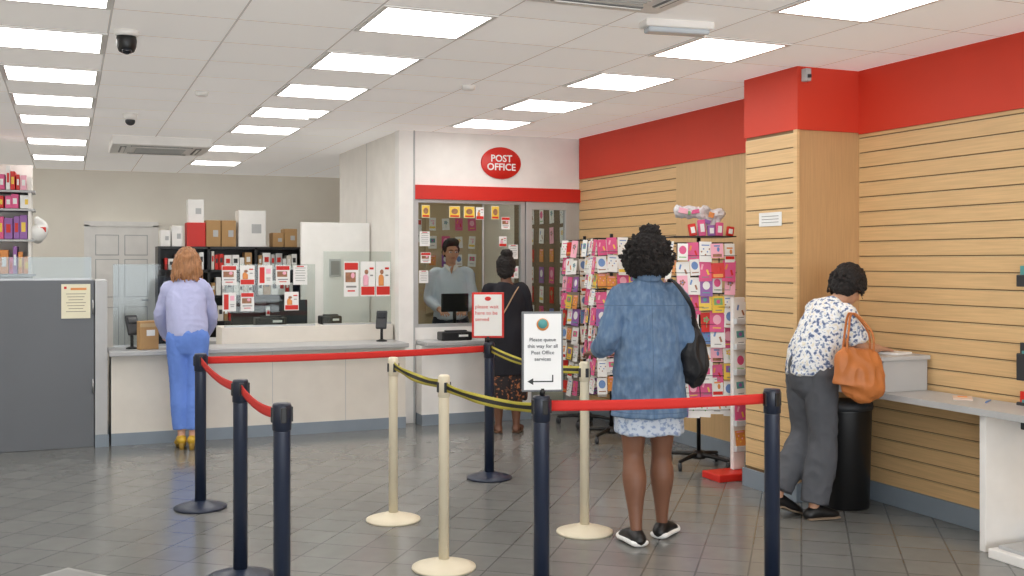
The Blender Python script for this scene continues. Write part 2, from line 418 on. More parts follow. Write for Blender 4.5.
PN=[0]
def poster(x,y,z,w,h,style=0,label='red and white poster',rz=0,group='counter posters'):
    r=thing('poster',label,'poster',(x,y,z),rz,group)
    mb=MB(); mb.box((0,0,0),(w,.003,h),paper); mb.obj('sheet',r)
    mb=MB(); y=-.003; PN[0]+=1; k=PN[0]
    if style==0:
        mb.box((0,y,h*.36),(w*.92,.002,h*.2),red); mb.box((-w*.05,y,h*.05),(w*.7,.002,h*.28),photo); mb.ell((w*.1,y-.002,h*.1),(w*.13,.002,h*.08),lpink); mb.box((0,y,-h*.22),(w*.7,.002,h*.05),midg); mb.box((0,y,-h*.34),(w*.5,.002,h*.04),red)
    elif style==1:
        mb.box((0,y,-h*.34),(w*.92,.002,h*.24),red); mb.ell((-w*.1,y,h*.2),(w*.13,.003,h*.07),photo); mb.tube([((-w*.1,y,h*.12),w*.07,.001),((-w*.14,y,h*.05),w*.18,.001),((-w*.14,y,-h*.20),w*.18,.001)],orange if k%2 else lpink,seg=8,flat=(True,True)); mb.box((w*.26,y,h*.3),(w*.28,.002,h*.06),red); mb.box((w*.26,y,h*.1),(w*.2,.002,h*.04),midg)
    elif style==2:
        mb.box((0,y,0),(w*.94,.002,h*.94),yellow); mb.ell((0,y-.002,h*.05),(w*.3,.003,h*.25),photo); mb.box((0,y-.001,-h*.36),(w*.8,.002,h*.14),red)
    elif style==3:
        for k in range(6): mb.box((0,y,h*(.36-.13*k)),(w*(.75-.1*(k%2)),.002,h*.025),midg)
        mb.box((0,y,h*.44),(w*.5,.002,h*.05),red)
    elif style==4:
        mb.box((-w*.22,y,0),(w*.34,.002,h*.8),red); mb.box((w*.22,y,h*.2),(w*.3,.002,h*.25),lpink); mb.box((w*.22,y,-h*.15),(w*.3,.002,h*.04),midg); mb.box((w*.22,y,-h*.25),(w*.25,.002,h*.04),midg)
    mb.obj('print',r)
    return r
for i,x in enumerate((2.46,2.62,2.77)): poster(x,9.79,1.36,.14,.33,(0,1,1)[i],'tall red and white poster on counter screen')
for i,(x,z,w,h,s) in enumerate(((1.34,1.40,.13,.18,0),(1.50,1.40,.13,.18,1),(1.66,1.40,.13,.18,4),(1.82,1.40,.13,.18,0),(1.98,1.40,.13,.18,3),(1.34,1.16,.12,.17,4),(1.50,1.16,.12,.17,0),(1.90,1.16,.13,.17,1))):
    poster(x,9.79,z,w,h,s,'small red and white leaflet on counter screen')
for x,z,w,h,s in ((3.13,2.0,.08,.12,2),(3.42,2.0,.11,.11,2),(3.57,2.0,.11,.11,2),(3.68,1.99,.08,.12,1),(3.84,2.0,.08,.13,2),(3.12,1.74,.1,.14,3),(3.13,1.56,.1,.1,0),(3.11,1.38,.09,.12,3),(4.03,1.62,.1,.14,3),(3.95,1.9,.09,.12,0),(3.92,1.72,.08,.1,1),(4.04,1.42,.09,.12,4)):
    poster(x,YF-.01,z,w,h,s,'small colourful poster in the booth window',group='booth window posters')

def terminal(x,y,z,rz):
    r=thing('card_terminal','black payment card terminal on a swivel stalk','card terminal',(x,y,z),rz,'card terminals')
    mb=MB(); mb.lathe((0,0,0),[(.05,0),(.05,.01),(.018,.02)],black); mb.obj('base',r)
    mb=MB(); mb.tube([((0,0,.01),.014),((0,0,.1),.013),((0,.02,.17),.016)],black,seg=10); mb.obj('stalk',r)
    mb=MB(); mb.box((0,-.01,.20),(.1,.035,.18),dark,.01,(-.5,0,0)); mb.obj('body',r)
    mb=MB(); mb.box((0,.002,.235),(.075,.04,.055),screen,.002,(-.5,0,0)); mb.obj('display',r)
    for i in range(3):
        for j in range(4):
            mb=MB(); mb.box(((i-1)*.024,-.042+.009*j,.15+.017*j),(.016,.01,.01),lgrey,.002,(-.5,0,0)); mb.obj('key',r)
terminal(.50,9.52,.785,.3); terminal(2.68,9.52,.785,-.4)
def printer(x,y,z,w,label):
    r=thing('printer',label,'printer',(x,y,z))
    mb=MB(); mb.box((0,0,.04),(w,.16,.08),black,.012); mb.obj('body',r)
    mb=MB(); mb.box((0,-.03,.088),(w*.7,.05,.014),dark,.004); mb.obj('cover',r)
    mb=MB(); mb.box((w*.2,-.082,.045),(w*.3,.006,.02),paper); mb.obj('paper_slot',r)
printer(1.72,9.9,.93,.28,'low black label printer on the counter shelf')
printer(3.36,9.42,.785,.3,'low black scanner box on the window counter')
printer(2.3,9.98,.93,.2,'small black printer behind the counter screen')
def monitor(x,y,z,rz,label,w=.32,h=.21):
    r=thing('monitor',label,'monitor',(x,y,z),rz)
    mb=MB(); mb.box((0,0,.008),(.18,.14,.016),black,.005); mb.obj('base',r)
    mb=MB(); mb.cyl((0,.01,.01),(0,.01,.2),.018,black); mb.obj('stand',r)
    mb=MB(); mb.box((0,0,.13+h/2),(w,.035,h),black,.008); mb.obj('casing',r)
    mb=MB(); mb.box((0,.019,.13+h/2),(w*.9,.003,h*.88),screen); mb.obj('screen',r)
monitor(3.52,9.86,.9,0,'black computer monitor seen from behind on staff desk',.28,.18)
monitor(1.62,10.5,.78,.3,'black computer monitor behind the counter',.36,.24)
monitor(2.0,10.45,.78,-.2,'wide black computer monitor behind the counter',.36,.24)
mb=MB(); mb.bx(1.2,2.14,10.25,10.75,.72,.78,lgrey,.004); mb.bx(1.25,1.3,10.3,10.7,0,.72,lgrey); mb.bx(2.0,2.05,10.3,10.7,0,.72,lgrey); solo(mb,'desk','grey staff desk behind the counter','desk')

r=thing('partition','tall plain white partition panel behind the counter','partition',(0,0,0))
mb=MB(); mb.bx(2.16,2.86,10.62,10.68,0,1.92,white2,.004); mb.obj('panel',r)
mb=MB(); mb.bx(2.44,2.56,10.605,10.62,1.37,1.55,silver,.003); mb.bx(2.455,2.545,10.60,10.606,1.39,1.53,midg); mb.obj('inset_panel',r)

r=thing('shelving_unit','black open shelving unit stacked with parcels and leaflets','shelves',(0,0,0))
mb=MB(); mb.bx(.95,2.6,13.15,13.17,0,1.7,black)
for x in (.95,1.5,2.04,2.57): mb.bx(x,x+.03,12.75,13.15,0,1.7,black)
mb.obj('frame',r)
for z in (.1,.45,.8,1.1,1.4,1.67):
    mb=MB(); mb.bx(.98,2.57,12.75,13.15,z,z+.03,black); mb.obj('shelf',r)
def parcel(x,y,z,w,d,h,m,label,tp=True,rz=0):
    r=thing('parcel_box',label,'box',(x,y,z),rz)
    mb=MB(); mb.box((0,0,h/2),(w,d,h),m,.004); mb.obj('body',r)
    if tp:
        mb=MB(); mb.box((0,0,h+.001),(w*.99,.045,.003),tape); mb.obj('tape',r)
        mb=MB(); mb.box((w*.15,-d/2-.001,h*.5),(w*.35,.003,h*.25),lgrey); mb.obj('paper_label',r)
    return r
T=1.70
parcel(1.38,12.95,T,.21,.25,.28,red,'red box under a tall white box',False)
parcel(1.38,12.95,T+.28,.18,.2,.27,white2,'tall white carton stacked on a red box')
parcel(1.575,12.95,T,.165,.25,.31,cardb,'brown cardboard box on black shelving')
parcel(1.75,12.95,T,.165,.25,.31,cardb,'brown cardboard box on black shelving')
parcel(2.02,12.95,T,.32,.3,.43,white2,'large white carton on black shelving')
parcel(2.33,12.95,T,.13,.25,.17,cardb,'small brown cardboard box on black shelving')
parcel(2.48,12.95,T,.15,.25,.22,cardb,'small brown cardboard box on black shelving')
parcel(1.04,12.95,T,.11,.2,.19,white2,'small white carton on black shelving')
parcel(1.17,12.95,T,.12,.2,.24,white2,'small white carton on black shelving')
for zi,z in enumerate((.83,1.13,1.43)):
    x=1.02
    while x<2.5:
        w=random.uniform(.04,.10); h=random.uniform(.12,.22)
        for xs in (1.5,2.04): 
            if x<xs+.035 and x+w>xs-.005: x=xs+.04
        if x+w>2.55: break
        m=random.choice([red,paper,lgrey,paper,cream,cardb,paper])
        nm={'sign_red':'red','white_paper':'white','light_grey_laminate':'grey','cream_laminate':'cream','cardboard':'brown'}[m.name]
        mb=MB(); mb.box((0,0,h/2),(w-.008,.2,h),m,.003); mb.box((0,-.101,h*.6),(w*.5,.002,h*.3),random.choice([paper,red,dark]))
        solo(mb,'folder',nm+' box file on black shelving','box file',(x+w/2,12.87,z),0,'box files on black shelving')
        x+=w

# ---------------------------------------------------------------- left grey cabinet and shelves
r=thing('grey_partition','large flat grey metal enclosure beside the counter','cabinet',(0,0,0))
mb=MB(); mb.bx(-1.6,.2,9.36,9.95,.0,1.37,greycab,.004); mb.obj('body',r)
mb=MB(); mb.bx(.205,.30,9.34,9.95,0.1,1.37,lgrey,.004); mb.bx(.205,.31,9.33,9.95,0,.1,bluegrey); mb.obj('end_panel',r)
for z in (.5,1.15):
    mb=MB(); mb.cyl((.19,9.352,z-.06),(.19,9.352,z+.06),.008,steel); mb.obj('hinge',r)
mb=MB(); mb.bx(-.95,-.945,9.355,9.36,.02,1.35,dark); mb.obj('door_gap',r)
mb=MB(); mb.bx(-1.2,.18,9.5,9.506,1.375,1.56,frost); mb.bx(-1.2,.18,9.49,9.516,1.37,1.385,silver); solo(mb,'acrylic_screen','low clear acrylic screen on top of grey enclosure','screen')
r=thing('notice','cream paper notice taped to grey enclosure','notice',(.06,9.352,1.2))
mb=MB(); mb.box((0,0,0),(.22,.003,.28),mat('cream_paper',(236,230,204),.7)); mb.obj('sheet',r)
mb=MB(); mb.box((.02,-.002,.1),(.12,.002,.018),orange); mb.box((-.08,-.002,.11),(.02,.002,.02),red)
for k in range(7): mb.box((0,-.002,.06-.024*k),(.15-.02*(k%3),.002,.005),mat('pale_ink',(150,140,120),.7))
mb.obj('print',r)

r=thing('shelving_unit','cream wall shelving stacked with red and pink packages','shelves',(0,0,0))
mb=MB(); mb.bx(-1.5,-.33,11.8,11.83,0,2.5,white); mb.bx(-.36,-.33,11.4,11.8,0,2.35,white); mb.obj('frame',r)
for z in (1.1,1.38,1.72,2.02,2.2):
    mb=MB(); mb.bx(-1.5,-.3,11.38,11.8,z,z+.02,lgrey); mb.obj('shelf',r)
for z,h0,h1 in ((1.405,.16,.27),(1.745,.15,.24),(2.045,.1,.14),(2.225,.12,.24)):
    x=-.93
    while x<-.40:
        w=random.uniform(.035,.08);h=random.uniform(h0,h1)
        m=random.choice([red,pink,red,purple,paper,orange,red,lpink])
        mb=MB(); mb.box((0,0,h/2),(w-.006,.22,h),m,.004); mb.box((0,-.112,h*.5),(w*.5,.002,h*.4),random.choice([paper,yellow,red]))
        solo(mb,'packet','bright printed gift packet on wall shelving','packet',(x+w/2,11.52,z),random.uniform(-.05,.05),'gift packets on wall shelving')
        x+=w
mb=MB(); mb.tube([((-.28,11.5,1.76),.06,.06),((-.27,11.47,1.80),.08,.08),((-.25,11.5,1.88),.065,.05),((-.28,11.48,1.94),.03,.03)],paper); mb.box((-.24,11.43,1.84),(.08,.02,.05),red,.004); solo(mb,'plastic_bag','crumpled white and red carrier bag on shelf end','bag')

r=thing('shop_sign','red oval sign with white lettering on white fascia','sign',(3.90,YF-.005,2.485))
mb=MB(); mb.lathe((0,0,0),[(.205,0),(.21,.004),(.21,.012),(.205,.016)],red,48,(math.pi/2,0,0))
o=mb.obj('plate',r); o.scale=(1,1,.74)
text('POST\nOFFICE',.094,paper,r,(0,-.02,.0),spacing=.88,bold=.0018)

# ---------------------------------------------------------------- stanchions
def belt(parent,a,b,kind,sag=.03,h=.045):
    a=V(a);b=V(b); bm=bmesh.new(); N=16
    rows=[.5,.2,-.2,-.5]; g=[]
    for i in range(N+1):
        t=i/N; p=a.lerp(b,t); p.z-=sag*4*t*(1-t)
        tw=.35*math.sin(t*math.pi*3) if kind=='y' else 0
        side=(b-a).cross(V((0,0,1))).normalized()
        g.append([bm.verts.new(p+V((0,0,h*k*math.cos(tw)))+side*h*k*math.sin(tw)) for k in rows])
    for i in range(N):
        for k in range(3):
            f=bm.faces.new((g[i][k],g[i+1][k],g[i+1][k+1],g[i][k+1])); f.smooth=True
            f.material_index=(1 if k==1 else 0) if kind=='y' else 0
    me=bpy.data.meshes.new('belt'); bm.to_mesh(me); bm.free()
    me.materials.append(belty if kind=='y' else beltred)
    if kind=='y': me.materials.append(beltk)
    o=bpy.data.objects.new('belt',me); COL.objects.link(o); o.parent=parent
    o['label']='yellow and black belt' if kind=='y' else 'red retractable belt'
    md=o.modifiers.new('t','SOLIDIFY'); md.thickness=.002
def stanchion(x,y,kind='n'):
    r=thing('stanchion','navy blue queue barrier post with round base' if kind=='n' else 'ivory queue barrier post with round base','queue barrier',(x,y,0),0,'navy queue barrier posts' if kind=='n' else 'ivory queue barrier posts')
    m=navy if kind=='n' else ivory
    mb=MB(); mb.lathe((0,0,0),[(.155,0),(.16,.006),(.158,.014),(.12,.026),(.065,.04),(.042,.05)],m,40); mb.obj('base',r)
    mb=MB(); rr=.034 if kind=='n' else .026
    mb.lathe((0,0,0),[(rr,.03),(rr,.84),(rr*.98,.86)],m); mb.obj('post',r)
    mb=MB()
    if kind=='n':
        mb.lathe((0,0,0),[(rr,.845),(.038,.85),(.038,.945),(.034,.955),(.01,.957)],mat('navy_head',(24,32,50),.3))
        for k in range(4):
            a=k*math.pi/2; mb.box((.038*math.cos(a),.038*math.sin(a),.91),(.010,.022,.06) if k%2==0 else (.022,.010,.06),black,.002)
    else:
        mb.lathe((0,0,0),[(rr,.85),(.03,.853),(.03,.95),(.024,.96),(.006,.962)],m)
        for k in range(4):
            a=k*math.pi/2; mb.box((.03*math.cos(a),.03*math.sin(a),.9),(.01,.018,.05) if k%2==0 else (.018,.01,.05),dark,.002)
    mb.obj('head',r)
    return r
PA=(.755,6.78);PB=(.764,5.2);PC=(.79,4.27);PD=(2.73,6.93);PE=(1.844,4.08);PF=(2.895,3.91)
W1=(1.765,6.02);W2=(1.72,4.98);W3=(2.675,5.33)
def link(r,p,q,kind,sag=.03,z0=.912,z1=.912):
    dx,dy=q[0]-p[0],q[1]-p[1]; L=math.hypot(dx,dy); ux,uy=dx/L,dy/L
    belt(r,(ux*.035,uy*.035,z0),(dx-ux*.035,dy-uy*.035,z1),kind,sag)
rA=stanchion(*PA);rB=stanchion(*PB);rC=stanchion(*PC);rD=stanchion(*PD);rE=stanchion(*PE);rF=stanchion(*PF)
w1=stanchion(*W1,'w');w2=stanchion(*W2,'w');w3=stanchion(*W3,'w')
link(rA,PA,PD,'r',.01); link(rA,PA,PB,'r',.03); link(rB,PB,PC,'r',.03); link(rF,PF,PE,'r',.008)
link(w1,W1,W2,'y',.02); link(w2,W2,PE,'y',.02,.90,.9); link(w3,W3,PD,'y',.04)
YAW=math.radians(-22.7)
r=thing('queue_sign','red bordered notice in frame on navy post','sign',(2.72,6.93,.957),YAW)
mb=MB(); mb.box((0,0,.19),(.225,.012,.32),red,.004); mb.box((0,-.007,.19),(.195,.003,.29),paper); mb.obj('frame',r)
mb=MB(); mb.cyl((0,0,0),(0,0,.04),.012,black); mb.obj('bracket',r)
mb=MB(); mb.ell((0,-.01,.306),(.022,.003,.015),red); mb.obj('logo',r)
text('please wait\nhere to be\nserved',.037,mat('red_ink',(214,60,50),.6),r,(-.09,-.010,.205),align='LEFT',spacing=1.2)
r=thing('queue_sign','grey framed queue notice with directional arrow on navy post','sign',(1.846,4.075,.957),YAW+.1)
mb=MB()
mb.box((0,0,.185),(.176,.014,.338),mat('sign_frame_grey',(110,112,116),.4),.004); mb.box((0,-.008,.185),(.158,.003,.32),mat('bright_white_card',(240,240,240),.6,var=0)); mb.obj('frame',r)
mb=MB(); mb.cyl((0,0,0),(0,0,.03),.012,black); mb.obj('bracket',r)
mb=MB(); mb.lathe((0,-.0095,.30),[(.026,0),(.026,.003)],orange,24,(math.pi/2,0,0)); mb.lathe((0,-.0105,.303),[(.02,0),(.02,.003)],teal,24,(math.pi/2,0,0)); mb.obj('logo',r)
text('Please queue\nthis way for all\nPost Office\nservices',.0218,mat('dark_ink',(84,84,92),.7),r,(0,-.012,.195),spacing=1.25)
mb=MB(); mb.box((0,-.0105,.06),(.09,.002,.005),black); mb.prism([(-.065,.06),(-.04,.074),(-.04,.046)],0,.002,black,Matrix(((1,0,0,0),(0,0,-1,-.0095),(0,1,0,0),(0,0,0,1)))); mb.box((.0425,-.0105,.0725),(.005,.002,.03),black); mb.obj('arrow',r)

# ---------------------------------------------------------------- card racks
cols=[pink,lpink,yellow,green,blue,orange,teal,purple,red,photo]
cnames=['pink','light pink','yellow','green','blue','orange','teal','purple','red','brown']
order=[0,2,8,1,0,5,7,2,1,8,0,4]
cardmesh=[]
for i in range(24):
    wh=(i%2!=0); bi=order[i//2%12]; base=paper if wh else cols[bi]; ci=(i*3+1)%10; c1=cols[ci]; c2=cols[(i*7+2)%10]
    if not wh and c1 is base: c1=paper
    mb=MB(); ww=(.105,.085,.095)[i%3]; hh=(.15,.14,.12,.155)[i%4]
    mb.box((0,0,0),(ww,.003,hh),base)
    k=(i//2)%6
    if k==0: mb.ell((0,-.002,.015),(.03,.001,.035),c1); mb.box((0,-.002,-.045),(.06,.001,.008),c2)
    elif k==1: mb.box((0,-.002,.02),(.065,.001,.05),c1); mb.ell((0,-.003,.02),(.015,.001,.015),c2); mb.box((0,-.002,-.042),(.05,.001,.006),midg)
    elif k==2:
        for a in range(5): mb.ell((.016*math.cos(a*1.257),-.002,.02+.016*math.sin(a*1.257)),(.009,.001,.009),c1,seg=10)
        mb.ell((0,-.003,.02),(.007,.001,.007),c2,seg=10); mb.box((0,-.002,-.02),(.004,.001,.04),green)
    elif k==3: mb.box((0,-.002,-.04),(.075,.001,.025),c1); mb.box((0,-.002,.04),(.05,.001,.012),c2); mb.ell((.01,-.002,.01),(.012,.001,.02),c2,seg=10)
    elif k==4: mb.box((-.02,-.002,.03),(.014,.001,.04),c1,0,(0,.3,0)); mb.box((.02,-.002,-.01),(.014,.001,.04),c2,0,(0,-.3,0)); mb.box((0,-.002,-.045),(.05,.001,.006),midg)
    else:
        for q in range(5): mb.ell((-.03+.015*q,-.002,.025*math.sin(q*2.1)),(.006,.001,.006),c1 if q%2 else c2,seg=8)
        mb.box((0,-.002,.05),(.06,.001,.008),c1)
    cardmesh.append((mb.mesh('greeting_card'),('white' if wh else cnames[bi],cnames[cols.index(c1)] if c1 in cols else 'white')))
def card(x,y,z,rz,tilt,group,sc=1):
    me,(a,b)=random.choice(cardmesh)
    o=bpy.data.objects.new('greeting_card',me); COL.objects.link(o); o.location=(x,y,z); o.rotation_euler=(tilt,random.uniform(-.07,.07),rz); o.scale=(sc,1,sc)
    o['label']=('%s greeting card with %s picture on display'%(a,b)); o['category']='greeting card'; o['group']=group
def rack(x,y,rz,h0,h1,hw,rows,group,ncol=3,sc=1.0,sides=(0,1,3)):
    r=thing('card_rack','black revolving wire rack filled with greeting cards','card rack',(x,y,0),rz)
    mb=MB()
    for k in range(4):
        a=k*math.pi/2+.785; ex,ey=.25*math.cos(a),.25*math.sin(a)
        mb.tube([((0,0,.09),.02),((ex*.5,ey*.5,.085),.016),((ex,ey,.07),.013)],black,seg=8)
    mb.lathe((0,0,.06),[(.05,0),(.06,.02),(.03,.06)],black)
    mb.obj('base',r)
    for k in range(4):
        a=k*math.pi/2+.785; ex,ey=.25*math.cos(a),.25*math.sin(a)
        mb=MB(); mb.cyl((ex-.01,ey,.03),(ex+.01,ey,.03),.03,dark); mb.cyl((ex,ey,.03),(ex,ey,.075),.008,steel); mb.obj('castor',r)
    mb=MB(); mb.cyl((0,0,.08),(0,0,h1+.04),.015,black); mb.obj('pole',r)
    mb=MB(); fr=hw-.012
    for sx in (-1,1):
        for sy in (-1,1): mb.cyl((sx*fr,sy*fr,h0),(sx*fr,sy*fr,h1),.004,black,seg=6)
    dz=(h1-h0)/rows
    for i in range(rows+1):
        z=h0+i*dz
        for s_ in (-1,1):
            mb.cyl((-fr,s_*fr,z),(fr,s_*fr,z),.003,black,seg=6); mb.cyl((s_*fr,-fr,z),(s_*fr,fr,z),.003,black,seg=6)
            if i<rows:
                mb.cyl((-hw-.01,s_*(hw+.015),z+.03),(hw+.01,s_*(hw+.015),z+.03),.002,black,seg=5); mb.cyl((s_*(hw+.015),-hw,z+.03),(s_*(hw+.015),hw,z+.03),.002,black,seg=5)
        mb.cyl((-fr,0,z),(fr,0,z),.003,black,seg=6)
    mb.obj('wire_frame',r)
    R=Matrix.Rotation(rz,3,'Z')
    for side in sides:
        a=side*math.pi/2
        for i in range(rows):
            for c in range(ncol):
                off=(c-(ncol-1)/2)*(2*hw/ncol)+random.uniform(-.008,.008)
                p=Matrix.Rotation(a,3,'Z')@V((off,-hw-random.uniform(0,.025),h0+i*dz+dz*.5+random.uniform(-.02,.012))); p=R@p
                card(x+p.x,y+p.y,p.z,rz+a+random.uniform(-.15,.15),-.12,group,sc*random.uniform(.92,1.12))
    return r
rack(4.33,6.74,math.radians(-20),.42,1.66,.215,10,'greeting cards on the tall revolving rack',5,sc=.9,sides=(0,3))
rack(4.28,8.02,math.radians(-12),.42,1.72,.18,9,'greeting cards on the second revolving rack',4,sc=.92,sides=(0,3))
rack(4.44,8.85,math.radians(5),.3,1.72,.15,9,'greeting cards on the slim revolving rack',3,sc=.95,sides=(0,3))
mb=MB(); mb.box((0,0,0),(.46,.42,.008),black,.002); solo(mb,'rack_tray','flat black tray on top of card rack','tray',(4.33,6.74,1.705),math.radians(-20))

def remesh(mb,vox,m,name,parent,label=None,sm=3,wr=None):
    me=mb.mesh('tmp'); o=bpy.data.objects.new('tmp',me); COL.objects.link(o)
    md=o.modifiers.new('r','REMESH'); md.mode='VOXEL'; md.voxel_size=vox; md.adaptivity=0
    if sm:
        m2=o.modifiers.new('s','SMOOTH'); m2.factor=.5; m2.iterations=sm
    dg=bpy.context.evaluated_depsgraph_get()
    out=bpy.data.meshes.new_from_object(o.evaluated_get(dg)); bpy.data.objects.remove(o)
    out.materials.clear(); out.materials.append(m)
    for p in out.polygons: p.use_smooth=True; p.material_index=0
    if wr:
        nv=[v.normal.copy() for v in out.vertices]
        for w_ in wr:
            amp,f,seed=w_[:3]; ridge=len(w_)>3
            for v,n in zip(out.vertices,nv):
                q=noise.noise(V((v.co.x*f[0]+seed,v.co.y*f[1],v.co.z*f[2])))
                if ridge: q=.35-abs(q)*1.6
                v.co+=n*(amp*q)
    out.update(); out.name=name
    q=bpy.data.objects.new(name,out); COL.objects.link(q); q.parent=parent
    if label: q['label']=label
    return q
r=thing('display_topper','crumpled clear and white wrapped package above card rack','display header',(4.34,6.76,1.71),math.radians(-20))
mb=MB(); mb.cyl((0,0,0),(0,0,.12),.012,lgrey); mb.obj('stem',r)
wrap=mat('glossy_wrap',(228,224,226),.18)
mb=MB()
mb.box((-.04,0,.185),(.26,.05,.09),wrap,.01,(0,.08,0)); mb.box((.11,0,.15),(.12,.045,.11),wrap,.01,(0,.35,0)); mb.box((.06,0,.09),(.1,.04,.08),wrap,.01,(0,-.4,0))
remesh(mb,.006,wrap,'wrapping',r,sm=1,wr=[(.035,(14,14,14),3),(.02,(34,34,34),8,1)])
for c,px_,pz,w_,h_,t_ in ((lpink,-.12,.19,.07,.04,.2),(pink,-.03,.185,.06,.03,-.15),(orange,.09,.16,.04,.04,.3),(green,-.075,.175,.02,.03,0),(purple,.06,.11,.05,.03,.3)):
    mb=MB(); mb.box((px_,-.033,pz),(w_,.012,h_),c,.003,(0,t_,0)); mb.obj('picture',r)
for i,(c,dx,h_) in enumerate(((red,-.14,.09),(pink,-.07,.12),(purple,.0,.08),(pink,.06,.1),(red,.14,.07))):
    mb=MB(); mb.box((0,0,h_/2),(.055,.03,h_),c,.006,(-.1,.08*(i-2),0)); mb.box((0,-.019,h_/2),(.03,.002,h_*.5),paper,0,(-.1,.08*(i-2),0))
    solo(mb,'gift_packet','small bright gift packet on top of card rack','packet',(4.36+dx*.94,6.62-dx*.34,1.71),-.3,'gift packets on top of card rack')
r=thing('leaflet_stand','slim white leaflet stand with red base','stand',(4.33,6.30,0))
mb=MB(); mb.box((-.05,-.02,.025),(.30,.22,.05),red,.008); mb.obj('base',r)
mb=MB(); mb.box((.06,.03,.66),(.10,.04,1.22),white2,.006); mb.obj('panel',r)
for i in range(6):
    mb=MB(); mb.box((.06,-.01,.2+.18*i),(.10,.04,.04),pocketm,.004); mb.obj('pocket',r)
for i in range(6): card(4.39,6.295,.27+.18*i,0,-.1,'leaflets on the slim stand',.95)
mb=MB(); mb.bx(4.0,4.72,12.25,12.27,.9,2.2,intbeige); solo(mb,'display_board','beige wall display board inside the booth','display board')
for i in range(5):
    for j in range(4): card(4.08+j*.17,12.235,1.1+.22*i,0,0,'packets on booth wall board',1.0)
mb=MB(); mb.bx(XW-.05,XW-.03,9.8,11.2,.6,2.2,mat('brown_board',(120,104,84),.7)); solo(mb,'display_board','brown side wall display board inside the booth','display board')
for i in range(7):
    for j in range(5): card(XW-.06,9.9+j*.26,.75+.21*i,-math.pi/2,0,'packets on booth side board',1.15)
for (x,z,s) in ((3.2,1.9,2),(3.55,1.9,2),(3.3,1.5,3),(3.75,1.55,1),(3.85,1.9,0)): poster(x,12.29,z,.22,.28,s,'poster on the beige wall inside the booth',group='posters inside the booth')
r=thing('notice','small white paper notice on slatted pillar','notice',(4.250,5.76,1.80),-math.pi/2)
mb=MB(); mb.box((0,0,0),(.24,.003,.09),paper); mb.obj('sheet',r)
mb=MB()
for q in (.02,0,-.02): mb.box((0,-.002,q),(.18,.002,.004),midg)
mb.obj('print',r)

# ---------------------------------------------------------------- writing desk on right
r=thing('writing_desk','light grey wall desk with panel leg and raised box','desk',(0,0,0))
mb=MB(); mb.prism([(4.72,3.55),(4.46,3.55),(4.40,3.60),(4.38,3.68),(4.38,5.44),(4.74,5.44),(4.74,3.55)],.72,.755,lgrey); mb.obj('desktop',r)
mb=MB(); mb.bx(4.43,4.735,4.16,4.20,0,.72,white2,.003); mb.obj('leg_panel',r)
mb=MB(); mb.bx(4.40,4.735,4.88,5.42,.755,.94,lgrey,.004); mb.bx(4.37,4.74,4.86,5.44,.94,.965,lgrey,.004); mb.obj('raised_box',r)
mb=MB(); mb.box((0,0,.006),(.15,.21,.012),paper); solo(mb,'paper_stack','small stack of white forms on desk box','papers',(4.6,5.05,.965),.3)
mb=MB(); mb.box((0,0,.004),(.15,.1,.008),mat('pale_print',(224,200,184),.6)); mb.box((.02,0,.009),(.05,.05,.002),orange); solo(mb,'leaflet','patterned leaflet lying on the desk','leaflet',(4.62,4.5,.755),.8)
mb=MB(); mb.cyl((0,0,.005),(.1,.06,.005),.004,blue); solo(mb,'pen','thin blue pen lying on the desk','pen',(4.58,4.3,.756))
r=thing('waste_bin','tall round black waste bin beneath the desk','bin',(4.46,5.29,0))
mb=MB(); mb.lathe((0,0,0),[(.14,0),(.15,.01),(.165,.6),(.168,.62)],black,32); mb.obj('body',r)
mb=MB(); mb.lathe((0,0,0),[(.17,.61),(.174,.63),(.17,.65),(.15,.655)],dark,32); mb.obj('rim',r)
for z,m,h,nm in ((1.42,teal,.08,'dark'),(.96,dark,.18,'dark'),(.70,red,.18,'red')):
    r=thing('leaflet_holder',nm+' leaflet holder with leaflets fixed on slatted wall','leaflet holder',(4.70,4.11,z),-math.pi/2)
    mb=MB(); mb.box((0,0,0),(.16,.04,h*.8),dark,.004); mb.obj('pocket',r)
    mb=MB(); mb.box((0,0,.04),(.13,.015,h),m); mb.box((0,-.01,.06),(.1,.004,h*.3),teal); mb.obj('leaflets',r)
mb=MB(); mb.bx(4.36,4.74,3.5,4.08,0,.05,white2,.006); mb.bx(4.40,4.74,3.5,4.05,.05,.07,lgrey,.004); solo(mb,'display_plinth','low white display plinth on floor beside desk','plinth')
mb=MB(); mb.box((0,0,.002),(.36,.36,.004),mat('floor_plate',(150,150,148),.35)); mb.box((0,0,.005),(.3,.3,.003),mat('floor_plate2',(134,135,134),.4)); solo(mb,'floor_hatch','square metal access hatch set in tiled floor','floor hatch',(-.03,5.45,0),math.radians(38))

